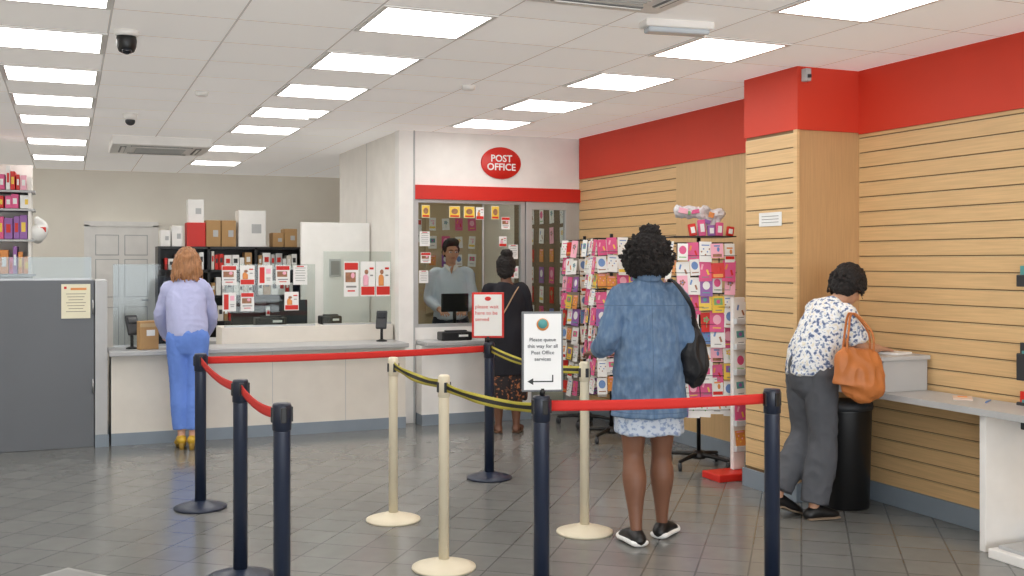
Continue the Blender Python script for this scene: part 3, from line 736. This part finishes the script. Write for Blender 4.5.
# ================================================================= PEOPLE
def torso(J,w=1.0):
    P,W,C,N=[V(J[k]) for k in ('pel','wai','che','nec')]
    L=[(P-V((0,0,.06)),.11,.075),(P,.15,.095),(P.lerp(W,.5),.138,.09),(W,.12,.085),(W.lerp(C,.5),.128,.092),(C,.138,.094),(C.lerp(N,.45),.138,.08),(C.lerp(N,.8),.09,.062),(N,.052,.052)]
    return [(p,x*w,y*w) for p,x,y in L]
def arm_pts(A):
    Sh,E,W=V(A[0]),V(A[1]),V(A[2])
    return [(Sh,.043),(Sh.lerp(E,.5),.041),(E,.035),(E.lerp(W,.35),.037),(W,.026)]
def hand(mb,A,skin):
    W=V(A[2]); d=V(A[3]).normalized(); n=V(A[4]); n=(n-d*n.dot(d)).normalized(); t=V(A[5]); t=(t-d*t.dot(d)-n*t.dot(n)).normalized(); curl=A[6]
    mb.tube([(W-d*.02,.026,.02),(W+d*.02,.031,.016),(W+d*.06,.039,.014),(W+d*.088,.037,.011)],skin,seg=14,sub=2,ref=t)
    for k,(o,l) in enumerate(((.03,.068),(.0105,.077),(-.0095,.072),(-.029,.056))):
        p=W+d*.082+t*o; dr=(d+t*(o*5)).normalized(); pts=[(p-dr*.015,.0085)]; a=0
        for sfrac in (.45,.3,.25):
            a+=curl*(.5 if sfrac==.45 else .6); q=dr*math.cos(a)+n*math.sin(a); 
            pts.append((p,.0085 if sfrac==.45 else .008)); p=p+q*l*sfrac
        pts.append((p,.0065)); mb.tube(pts,skin,seg=8,sub=2,ref=t)
    p=W+d*.02+t*.022; q=(d*.65+t*.7+n*.25).normalized(); q2=(d*.85+t*.35+n*.3).normalized()
    mb.tube([(p,.012),(p+q*.038,.0105),(p+q*.038+q2*.03,.009),(p+q*.038+q2*.05,.007)],skin,seg=8,sub=2,ref=n)
def foot_pts(A,ang,inf=0):
    A=V(A); u=V((math.sin(ang),math.cos(ang),0)); hz=max(A.z-.05,.03)
    heel=V((A.x,A.y,hz))-u*.035; toe=V((A.x,A.y,.024))+u*.145; mid=(heel+toe)/2+V((0,0,.012))
    return [(heel,.03+inf,.028+inf),(heel.lerp(mid,.5)+V((0,0,.01)),.034+inf,.036+inf),(mid,.038+inf,.03+inf),(mid.lerp(toe,.6),.044+inf,.022+inf),(toe,.032+inf,.014+inf)],u
def headframe(J):
    return Matrix.Translation(J['head'])@Euler((math.radians(J.get('hp',0)),0,math.radians(J.get('hy',0)))).to_matrix().to_4x4()
def person(label,loc,yaw,J,skin,hairm,vox=.007,w=1.0,ls=1.0):
    r=thing('person',label,'person',loc,yaw)
    mb=MB()
    mb.tube(torso(J,w),skin,seg=24)
    F=headframe(J); R=F.to_3x3()
    def hp(*c): return F@V(c)
    N=V(J['nec']); mb.tube([(N-V((0,0,.04)),.056),(N,.05),(hp(0,-.015,-.06),.05)],skin)
    for A in J['arms']:
        mb.tube([(V(A[0]).lerp(V(J['nec']),.35)-V((0,0,.03)),.034)]+arm_pts(A),skin,ref=(0,1,0)); hand(mb,A,skin)
    for L in J['legs']:
        H,K,A=V(L[0]),V(L[1]),V(L[2])
        mb.tube([(H,.082*ls),(H.lerp(K,.45),.076*ls),(H.lerp(K,.85),.057*ls),(K,.051*ls),(K.lerp(A,.14),.053*ls),(K.lerp(A,.34)-V((0,.012,0)),.060*ls),(K.lerp(A,.7),.040*ls),(A,.031),(A-V((0,0,.03)),.033)],skin,seg=18)
        fp,u=foot_pts(A,L[3]); mb.tube(fp,skin,seg=14,ref=(u.y,-u.x,0))
    mb.ell(hp(0,-.012,.028),(.074,.09,.088),skin,R); mb.ell(hp(0,.022,-.03),(.06,.066,.08),skin,R); mb.ell(hp(0,.045,-.082),(.036,.034,.027),skin,R)
    mb.tube([(hp(0,.086,.01),.007),(hp(0,.1,-.012),.009),(hp(0,.106,-.024),.014)],skin,seg=10)
    for s_ in (-1,1):
        mb.ell(hp(s_*.077,-.005,-.01),(.01,.02,.03),skin,R); mb.ell(hp(s_*.035,.055,-.03),(.024,.03,.024),skin,R)
    mb.ell(hp(0,.077,.028),(.045,.014,.009),skin,R); mb.ell(hp(0,.082,-.055),(.021,.01,.009),skin,R)
    remesh(mb,vox,skin,'body',r)
    for s_ in (-1,1):
        mb=MB(); mb.ell(hp(s_*.03,.078,.004),(.015,.011,.008),paper,R); mb.ell(hp(s_*.03,.0865,.004),(.007,.004,.007),black,R); mb.obj('eye',r)
        mb=MB(); mb.tube([(hp(s_*.014,.092,.022),.004),(hp(s_*.03,.091,.027),.0045),(hp(s_*.046,.081,.021),.003)],hairm,seg=6); mb.obj('eyebrow',r)
    mb=MB(); mb.tube([(hp(-.022,.084,-.055),.003),(hp(-.008,.094,-.052),.005),(hp(.008,.094,-.052),.005),(hp(.022,.084,-.055),.003)],mat('lip_tone',(160,84,76),.5),seg=8); mb.obj('lips',r)
    return r,hp,R
def shoes(r,J,upper,sole,kind='flat',label=None,sz=.007,th=.016):
    for L in J['legs']:
        fp,u=foot_pts(L[2],L[3],sz); side=(u.y,-u.x,0)
        mb=MB()
        if kind=='sandal':
            sp=[(V((p.x,p.y,.010)),a,.008) for p,a,_ in fp]; mb.tube(sp,sole,seg=14,ref=side)
            mb.tube([(V(fp[1][0])+V((0,0,-.01)),fp[1][1]+.002,fp[1][2]-.002),(V(fp[1][0])+u*.02,fp[1][1]+.002,fp[1][2]-.002)],upper,seg=14,ref=side,sub=1,flat=(True,True))
            mb.tube([(V(fp[3][0])-u*.02,fp[3][1],fp[3][2]+.002),(V(fp[3][0])+u*.03,fp[3][1]-.001,fp[3][2])],upper,seg=14,ref=side,sub=1,flat=(True,True))
        else:
            mb.tube(fp,upper,seg=16,ref=side)
            if kind=='heel':
                h=V(fp[0][0]); mb.cyl((h.x,h.y,0),(h.x,h.y,h.z),.018,sole,.026)
                mb.tube([(V((p.x,p.y,max(p.z-.03,.006))),a*.9,.006) for p,a,_ in fp],sole,seg=14,ref=side)
            else:
                e=[(V(fp[0][0])-u*.014,fp[0][1],0)]+fp[1:-1]+[(V(fp[-1][0])+u*.01,fp[-1][1],0)]
                mb.tube([(V((p.x,p.y,max(p.z-(.03 if i<3 else .02) if L[2][2]>.1 else th,th))),a*1.12+.004,th) for i,(p,a,_) in enumerate(e)],sole,seg=20,ref=side)
        mb.obj('shoe',r,label)

darkhair=mat('black_hair',(28,23,22),.8,var=.3,scale=60,bump=.6,bscale=120)
skinA=mat('deep_brown_skin',(126,86,66),.5,var=.04)
skinB=mat('fair_skin',(222,172,146),.5,var=.04)
skinC=mat('tan_skin',(196,148,120),.5,var=.04)
skinD=mat('brown_skin',(112,76,58),.5,var=.04)

# ---------- denim dress person
J=dict(pel=(0,0,.90),wai=(.0,.01,1.05),che=(0,.0,1.24),nec=(0,.01,1.42),head=(0,.04,1.55),hp=-4,hy=0,
 arms=[((-.155,0,1.345),(-.235,-.03,1.08),(-.275,.17,1.01),(-.1,1,-.1),(0,0,-1),(1,0,0),.5),
       ((.155,0,1.345),(.205,-.02,1.07),(.17,.2,1.04),(-.2,1,.3),(-1,0,0),(0,0,1),.8)],
 legs=[((-.08,0,.88),(-.085,.0,.47),(-.085,-.10,.085),math.radians(-14)),((.08,0,.88),(.08,.05,.47),(.085,.06,.085),math.radians(30))])
r,hp,R=person('person in blue denim dress and black trainers, back turned, standing',(2.93,5.06,0),math.radians(-20),J,skinA,darkhair,.006,1,1.1)
denim=denim_mat()
seam=mat('denim_seam',(108,132,158),.85)
mb=MB()
mb.tube([((0,.0,.685),.215,.17),((0,0,.80),.207,.16),((0,0,.92),.198,.15),((0,0,1.05),.183,.135),((0,0,1.18),.172,.122),((0,-.005,1.27),.165,.105),((0,0,1.335),.145,.085),((0,.005,1.385),.095,.07),((0,.01,1.43),.06,.06)],denim,seg=32,flat=(True,True))
for A in J['arms']:
    Sh,E,W=V(A[0]),V(A[1]),V(A[2])
    mb.tube([(V((Sh.x*.5,0,1.365)),.04),(Sh-V((0,0,.005)),.054),(Sh.lerp(E,.5),.058),(E,.058),(E.lerp(W,.5),.053)],denim,ref=(0,1,0),flat=(False,True))
remesh(mb,.007,denim,'denim_dress',r,'loose faded blue denim dress with sleeves',sm=5,wr=[(.016,(9,9,2),1),(.009,(10,10,12),9,1),(.004,(28,28,20),5,1)])
mb=MB(); mb.tube([((-.06,.0,1.437),.016,.008),((-.048,-.046,1.437),.022,.010),((0,-.062,1.437),.025,.010),((.048,-.046,1.437),.022,.010),((.06,.0,1.437),.016,.008)],denim,ref=(0,0,1)); mb.obj('collar',r)
for A in J['arms']:
    E,W=V(A[1]),V(A[2]); mb=MB(); mb.tube([(E.lerp(W,.42),.059),(E.lerp(W,.56),.057)],seam,sub=1,ref=(0,1,0),flat=(True,True)); mb.obj('cuff',r,'rolled denim cuff')
skirtm=spots_mat('patterned_skirt',(196,206,220),[(140,156,190),(166,182,206)],46,.40)
mb=MB(); mb.tube([((0,0,.585),.192,.152),((0,0,.64),.19,.148),((0,0,.75),.186,.145)],skirtm,seg=32,flat=(True,True))
remesh(mb,.008,skirtm,'skirt',r,'pale blue patterned skirt hem',wr=[(.016,(22,22,3),3)])
mb=MB(); random.seed(3)
mb.ell(hp(0,-.025,.02),(.125,.125,.11),darkhair,R); mb.ell(hp(.0,-.03,-.045),(.132,.115,.085),darkhair,R); mb.ell(hp(.01,-.02,.135),(.058,.055,.042),darkhair,R)
for k in range(330):
    a=random.uniform(0,6.28); e=random.uniform(-.9,1.25)
    if math.sin(a)*math.cos(e)>.5: continue
    q=random.uniform(.92,1.1)
    mb.ell(hp(.134*q*math.cos(a)*math.cos(e),-.025+.125*q*math.sin(a)*math.cos(e),-.005+.12*q*math.sin(e)),random.uniform(.006,.012),darkhair,seg=8)
remesh(mb,.0045,darkhair,'hair',r,'voluminous curly black hair with top knot',sm=0,wr=[(.014,(50,50,50),3),(.012,(150,150,150),2)])
shoes(r,J,black,paper,label='black trainer with white sole',sz=.013,th=.022)
blk=mat('black_leather',(24,24,28),.6,bump=.3,bscale=40)
b=thing('handbag','soft black shoulder bag hanging at hip','handbag',(3.145,4.955,.88),math.radians(-20))
mb=MB(); mb.tube([((0,0,0),.055,.045),((0.005,0,.05),.08,.08),((0,0,.16),.072,.07),((.0,0,.25),.05,.045),((-.01,0,.32),.025,.025)],blk,seg=20)
remesh(mb,.007,blk,'bag_body',b,sm=2,wr=[(.022,(16,16,7),2,1)])
mb=MB(); mb.tube([((.0,-.03,.29),.012,.005),((-.02,-.10,.38),.012,.005),((-.06,-.128,.45),.012,.005),((-.105,-.085,.52),.012,.005),((-.125,-.01,.545),.012,.005),((-.11,.08,.52),.012,.005),((-.07,.13,.42),.012,.005),((0,.03,.29),.012,.005)],blk,seg=8,sub=6)
mb.obj('strap',b)

# ---------- lavender blouse person at counter
J=dict(pel=(0,.0,.93),wai=(-.01,.03,1.07),che=(-.015,.065,1.22),nec=(-.02,.10,1.39),head=(-.015,.135,1.515),hp=-12,hy=8,
 arms=[((-.15,.085,1.305),(-.23,.15,1.07),(-.20,.39,.87),(.6,.8,-.1),(0,0,-1),(.8,-.5,0),.3),
       ((.125,.085,1.31),(.18,.18,1.06),(.12,.41,.87),(-.5,.8,-.1),(0,0,-1),(-.8,-.5,0),.3)],
 legs=[((-.075,0,.90),(-.06,.01,.50),(-.045,-.03,.13),math.radians(-8)),((.075,0,.90),(.06,.0,.50),(.045,-.05,.13),math.radians(10))])
hairR=mat('golden_brown_hair',(160,112,74),.5,var=.4,scale=12,bump=.3,bscale=50,stretch=(5,5,.6))
r,hp,R=person('person in lavender blouse and blue trousers leaning on the counter',(.90,9.0,0),math.radians(-10),J,skinB,hairR,.007,.92,.88)
lilac=mat('lavender_cotton',(184,188,226),.9,bump=.1,bscale=50)
mb=MB(); mb.tube([((0,.0,.90),.152,.12),((0,.015,.98),.165,.126),((-.01,.035,1.10),.158,.12),((-.015,.065,1.22),.158,.113),((-.02,.08,1.29),.15,.098),((-.02,.09,1.345),.11,.08),((-.02,.10,1.39),.064,.062)],lilac,seg=28,flat=(True,True))
for A in J['arms']:
    Sh,E,W=V(A[0]),V(A[1]),V(A[2])
    mb.tube([(V((Sh.x*.5,.085,1.325)),.055),(Sh,.062),(Sh.lerp(E,.5),.058),(E,.052),(E.lerp(W,.5),.046),(E.lerp(W,.92),.033)],lilac,ref=(0,1,0),flat=(False,True))
remesh(mb,.007,lilac,'blouse',r,'plain lavender long-sleeved blouse',sm=6,wr=[(.012,(10,10,4),2),(.005,(16,16,18),4,1)])
bluet=mat('periwinkle_cloth',(104,140,220),.85,bump=.1,bscale=40)
mb=MB(); mb.tube([((0,.0,.84),.14,.115),((0,0,.93),.152,.12),((0,.02,1.0),.135,.105)],bluet,seg=26,flat=(False,True))
for L in J['legs']:
    H,K,A=V(L[0]),V(L[1]),V(L[2]); mb.tube([(H,.096),(H.lerp(K,.5),.088),(K,.078),(K.lerp(A,.35)-V((0,.008,0)),.078),(K.lerp(A,.6),.075),(K.lerp(A,.92),.068)],bluet,seg=20,flat=(False,True))
remesh(mb,.007,bluet,'trousers',r,'plain periwinkle blue trousers',sm=4,wr=[(.008,(14,14,6),2),(.003,(22,22,22),4,1)])
mb=MB(); random.seed(5)
mb.ell(hp(0,-.02,.04),(.088,.104,.092),hairR,R); mb.tube([(hp(0,-.06,.02),.085,.055),(hp(0,-.075,-.05),.095,.05),(hp(0,-.07,-.11),.085,.04),(hp(.0,-.06,-.16),.05,.025)],hairR)
for k in range(50):
    a=math.radians(random.uniform(165,375)); x0=.086*math.cos(a); y0=-.025+.088*math.sin(a)
    l=random.uniform(.13,.22); ph=random.uniform(0,6)
    top=hp(x0,y0,.04); pts=[(hp(x0*.5,y0*.5,.1),.013),(top,.013)]
    for j in range(1,5):
        q=top+V((x0*.18*j*.5+.010*math.sin(ph+j*1.9),(-.008*j),-l*j/4)); pts.append((q,.014-.002*j))
    mb.tube(pts,hairR,seg=8)
remesh(mb,.005,hairR,'hair',r,'wavy shoulder-length golden brown hair',sm=2,wr=[(.008,(60,60,16),3)])
shoes(r,J,mat('mustard_leather',(206,166,50),.5),mat('mustard_sole',(176,140,60),.5),'heel','mustard heeled shoe')
r=thing('parcel_box','brown parcel standing on the counter beside the person','parcel',(.62,9.42,.785),.3)
mb=MB(); mb.box((0,0,.12),(.16,.08,.24),cardb,.006); mb.obj('body',r)
mb=MB(); mb.box((0.01,-.042,.14),(.07,.004,.05),paper); mb.obj('address_label',r)
mb=MB(); mb.box((0,-.0415,.205),(.155,.003,.03),tape); mb.obj('tape',r)

# ---------- black clothed person at window
J=dict(pel=(0,0,.88),wai=(0,.02,1.02),che=(0,.04,1.18),nec=(0,.06,1.34),head=(0,.09,1.46),hp=-8,hy=-8,
 arms=[((-.155,.05,1.28),(-.20,.12,1.04),(-.1,.36,.97),(.2,1,-.2),(0,0,-1),(.8,0,0),.5),
       ((.155,.05,1.28),(.205,.06,1.03),(.17,.27,.96),(-.2,1,0),(-1,0,0),(0,0,1),.6)],
 legs=[((-.08,0,.86),(-.08,.0,.46),(-.075,-.02,.08),math.radians(-10)),((.08,0,.86),(.08,.0,.46),(.085,-.01,.08),math.radians(14))])
r,hp,R=person('person in long black top and dark patterned skirt at the window',(3.61,8.74,0),math.radians(-18),J,skinD,darkhair,.008,1,1.1)
bk=mat('black_knit',(26,26,34),.9,bump=.2,bscale=60)
mb=MB(); mb.tube([((0,0,.52),.20,.155),((0,0,.75),.195,.15),((0,0,.9),.192,.15),((0,.02,1.03),.172,.13),((0,.035,1.16),.168,.12),((0,.05,1.26),.15,.098),((0,.06,1.31),.10,.08),((0,.06,1.34),.07,.068)],bk,seg=28,flat=(True,True))
for A in J['arms']:
    Sh,E,W=V(A[0]),V(A[1]),V(A[2]); mb.tube([(V((Sh.x*.6,.05,1.29)),.045),(Sh,.056),(Sh.lerp(E,.5),.056),(E,.05),(E.lerp(W,.6),.045)],bk,ref=(0,1,0),flat=(False,True))
remesh(mb,.009,bk,'top',r,'long black top',sm=5,wr=[(.014,(12,12,7),2)])
skm=spots_mat('dark_leaf_print',(34,28,30),[(170,104,64),(90,58,44)],36,.38)
mb=MB(); mb.tube([((0,0,.30),.188,.15),((0,0,.42),.186,.148),((0,0,.62),.18,.14)],skm,seg=28,flat=(True,True))
remesh(mb,.009,skm,'skirt',r,'dark skirt with muted orange print',wr=[(.016,(22,22,3),3)])
mb=MB(); mb.ell(hp(0,-.02,.035),(.088,.104,.094),darkhair,R); mb.ell(hp(0,-.05,-.03),(.078,.06,.07),darkhair,R); mb.ell(hp(.01,-.06,.13),(.055,.05,.04),darkhair,R)
remesh(mb,.007,darkhair,'hair',r,'black hair tied in a high bun',sm=1,wr=[(.010,(60,60,60),3)])
mb=MB(); mb.tube([((.13,.06,1.325),.006,.004),((.07,-.06,1.25),.006,.004),((-.03,-.115,1.08),.006,.004),((-.14,-.14,.92),.006,.004)],mat('tan_strap',(170,140,110),.6),seg=6); mb.obj('strap',r)
shoes(r,J,mat('brown_strap',(90,60,44),.6),mat('brown_sole',(110,80,60),.6),'sandal','brown sandal')

# ---------- floral blouse person at desk (faces the right wall)
J=dict(pel=(.0,.02,.90),wai=(.01,.055,1.035),che=(.02,.12,1.165),nec=(.05,.185,1.285),head=(.06,.262,1.37),hp=-42,hy=26,
 arms=[((-.11,.14,1.235),(-.14,.30,1.06),(-.08,.43,1.0),(.1,1,-.05),(0,0,-1),(1,0,0),.4),
       ((.185,.12,1.215),(.235,.20,1.01),(.16,.40,1.0),(-.2,1,-.1),(0,0,-1),(-1,0,0),.5)],
 legs=[((-.08,.02,.87),(-.09,.06,.48),(-.10,-.15,.14),math.radians(5)),((.08,.02,.87),(.07,.045,.47),(.06,-.02,.08),math.radians(10))])
r,hp,R=person('person in floral blouse and grey trousers leaning over the desk',(4.08,5.15,0),math.radians(-84),J,skinC,darkhair,.006)
flo=spots_mat('floral_blouse_print',(234,235,236),[(84,100,138),(150,164,190),(226,220,206)],46,.39)
mb=MB(); mb.tube([((.0,.02,.84),.162,.135),((0,.03,.93),.17,.14),((.01,.055,1.035),.162,.13),((.02,.11,1.155),.162,.122),((.035,.145,1.225),.145,.098),((.045,.168,1.257),.10,.078),((.05,.183,1.285),.064,.062)],flo,seg=28,flat=(True,True))
for A in J['arms']:
    Sh,E,W=V(A[0]),V(A[1]),V(A[2]); mb.tube([(Sh.lerp(V((.04,.145,1.235)),.5),.05),(Sh,.058),(Sh.lerp(E,.5),.06),(Sh.lerp(E,.8),.064)],flo,ref=(0,1,0),flat=(False,True))
remesh(mb,.007,flo,'blouse',r,'white blouse with blue floral print',sm=5,wr=[(.012,(12,12,6),2),(.006,(18,18,22),4,1)])
gt=mat('charcoal_cloth',(84,86,92),.9,bump=.1,bscale=40)
mb=MB(); mb.tube([((0,.015,.82),.15,.125),((0,.02,.90),.16,.13),((0.005,.04,.98),.145,.118)],gt,seg=26,flat=(False,True))
for L in J['legs']:
    H,K,A=V(L[0]),V(L[1]),V(L[2]); mb.tube([(H,.102),(H.lerp(K,.5),.096),(K,.09),(K.lerp(A,.5),.088),(K.lerp(A,.95),.084)],gt,seg=20,flat=(False,True))
remesh(mb,.007,gt,'trousers',r,'loose charcoal grey trousers',sm=4,wr=[(.016,(12,12,4),2),(.007,(18,18,14),4,1)])
mb=MB(); random.seed(9); mb.ell(hp(0,-.02,.035),(.094,.11,.096),darkhair,R); mb.ell(hp(0,-.06,-.03),(.09,.062,.08),darkhair,R)
for k in range(70):
    a=random.uniform(2.6,6.8); x0=.088*math.cos(a); y0=-.025+.1*math.sin(a); ph=random.uniform(0,6); l=random.uniform(.06,.12)
    pts=[(hp(x0*.4,y0*.4,.125),.009),(hp(x0*.8,y0*.8,.095),.011),(hp(x0*1.04,y0*1.04,.04),.011)]
    for j in (1,2,3): pts.append((hp(x0*1.08+.010*math.sin(ph+2.2*j),y0*1.06+.01*math.cos(ph+2*j),.04-l*j/3),.011-.002*j))
    mb.tube(pts,darkhair,seg=7,sub=3)
remesh(mb,.005,darkhair,'hair',r,'short loose wavy black hair',sm=1,wr=[(.010,(60,60,60),3)])
shoes(r,J,black,mat('tan_sole',(150,130,110),.6),label='flat black slip-on shoe',th=.008)
tan=mat('tan_leather',(190,114,58),.5,var=.2,bump=.2,bscale=24)
b=thing('handbag','slouchy tan leather shoulder bag hanging from arm','handbag',(4.17,4.83,.77),math.radians(-10))
mb=MB(); mb.tube([((-.01,0,.0),.11,.05),((0,0,.035),.158,.075),((.005,0,.12),.160,.068),((0,0,.20),.135,.045),((0,0,.26),.10,.02)],tan,seg=28,flat=(False,True))
remesh(mb,.006,tan,'bag_body',b,sm=4,wr=[(.02,(9,9,7),2),(.010,(16,16,9),5,1)])
for s_ in (-1,1):
    mb=MB(); mb.tube([((-.085,s_*.02,.24),.007,.004),((-.07,s_*.02,.36),.007,.004),((-.03,s_*.015+.05,.43),.007,.004),((.01,s_*.015+.08,.455),.007,.004),((.045,s_*.015+.05,.42),.007,.004),((.08,s_*.02,.34),.007,.004),((.088,s_*.02,.24),.007,.004)],tan,seg=8); mb.obj('handle',b)

# ---------- clerk
J=dict(pel=(0,0,.92),wai=(0,0,1.06),che=(0,.0,1.25),nec=(0,.0,1.435),head=(0,.03,1.575),hp=-4,hy=14,
 arms=[((-.17,0,1.36),(-.22,.02,1.10),(-.12,.2,1.0),(.3,1,-.2),(0,0,-1),(1,0,0),.4),
       ((.17,0,1.36),(.22,.02,1.10),(.12,.2,1.0),(-.3,1,-.2),(0,0,-1),(-1,0,0),.4)],
 legs=[((-.09,0,.88),(-.09,.0,.48),(-.09,-.02,.08),0),((.09,0,.88),(.09,.0,.48),(.09,-.01,.08),0)])
wskin=mat('warm_skin',(210,156,126),.5)
r,hp,R=person('person in pale blue shirt standing behind the window',(3.66,10.38,0),math.radians(165),J,wskin,darkhair,.0055,1.05)
r.scale=(1.03,1.03,1.03)
shm=mat('pale_blue_shirt',(214,222,236),.8,bump=.1,bscale=30)
mb=MB(); mb.tube([((0,0,.90),.172,.13),((0,0,1.05),.165,.125),((0,0,1.24),.178,.125),((0,0,1.34),.16,.10),((0,0,1.40),.10,.08),((0,0,1.435),.066,.064)],shm,seg=28,flat=(True,True))
for A in J['arms']:
    Sh,E,W=V(A[0]),V(A[1]),V(A[2]); mb.tube([(V((Sh.x*.6,0,1.37)),.05),(Sh,.06),(Sh.lerp(E,.5),.06),(E,.054),(E.lerp(W,.9),.042)],shm,ref=(0,1,0),flat=(False,True))
remesh(mb,.008,shm,'shirt',r,'pale blue collared shirt',sm=5,wr=[(.01,(12,12,9),2)])
for s_ in (-1,1):
    mb=MB(); mb.tube([((s_*.06,.01,1.445),.014,.008),((s_*.045,.065,1.43),.020,.009),((s_*.02,.098,1.385),.010,.006)],white2); mb.obj('collar',r)
mb=MB(); mb.tube([((-.012,.078,1.43),.01,.004),((0,.10,1.40),.014,.004),((0,.113,1.36),.003,.003)],wskin,seg=8); mb.obj('open_neckline',r)
mb=MB(); mb.tube([((0,0,.84),.165,.125),((0,0,.93),.165,.125)],navy,seg=24)
for L in J['legs']:
    H,K,A=V(L[0]),V(L[1]),V(L[2]); mb.tube([(H,.1),(H.lerp(K,.5),.086),(K,.075),(K.lerp(A,.95),.07)],navy,flat=(False,True))
remesh(mb,.01,navy,'trousers',r,'dark trousers')
mb=MB(); mb.ell(hp(0,-.022,.05),(.083,.092,.088),darkhair,R); mb.ell(hp(0,-.055,-.005),(.078,.05,.06),darkhair,R)
for s_ in (-1,1): mb.ell(hp(s_*.07,.015,.03),(.012,.03,.035),darkhair,R)
for k in range(9):
    x=-.056+.014*k; mb.tube([(hp(x*.6,.0,.128),.014),(hp(x*.9,.045,.112),.014),(hp(x,.074-abs(x)*.35,.078),.009)],darkhair,seg=8)
remesh(mb,.005,darkhair,'hair',r,'short black hair',sm=1,wr=[(.006,(60,60,60),3)])
shoes(r,J,black,black,label='black shoe')

# ---------------------------------------------------------------- world, daylight, camera
w=bpy.data.worlds.new('world'); S.world=w; w.use_nodes=True
w.node_tree.nodes['Background'].inputs[0].default_value=(.85,.92,1,1); w.node_tree.nodes['Background'].inputs[1].default_value=1.0
la=bpy.data.lights.new('daylight_fill','AREA'); la.shape='RECTANGLE'; la.size=7.3; la.size_y=2.1; la.energy=220; la.color=(.93,.97,1)
lo=bpy.data.objects.new('daylight_fill',la); COL.objects.link(lo); lo.location=(.8,-3.0,1.45); lo.rotation_euler=(math.radians(90+22),0,0)  # fill light added at the unseen shopfront, tilted up to brighten the ceiling
cd=bpy.data.cameras.new('camera'); cam=bpy.data.objects.new('camera',cd); COL.objects.link(cam)
cd.sensor_width=36; cd.lens=1060/1024*36; cd.shift_y=-26/1024
cam.location=(0,0,1.52); cam.rotation_euler=(math.pi/2,0,math.radians(-22.73)); cd.clip_start=.05
S.camera=cam
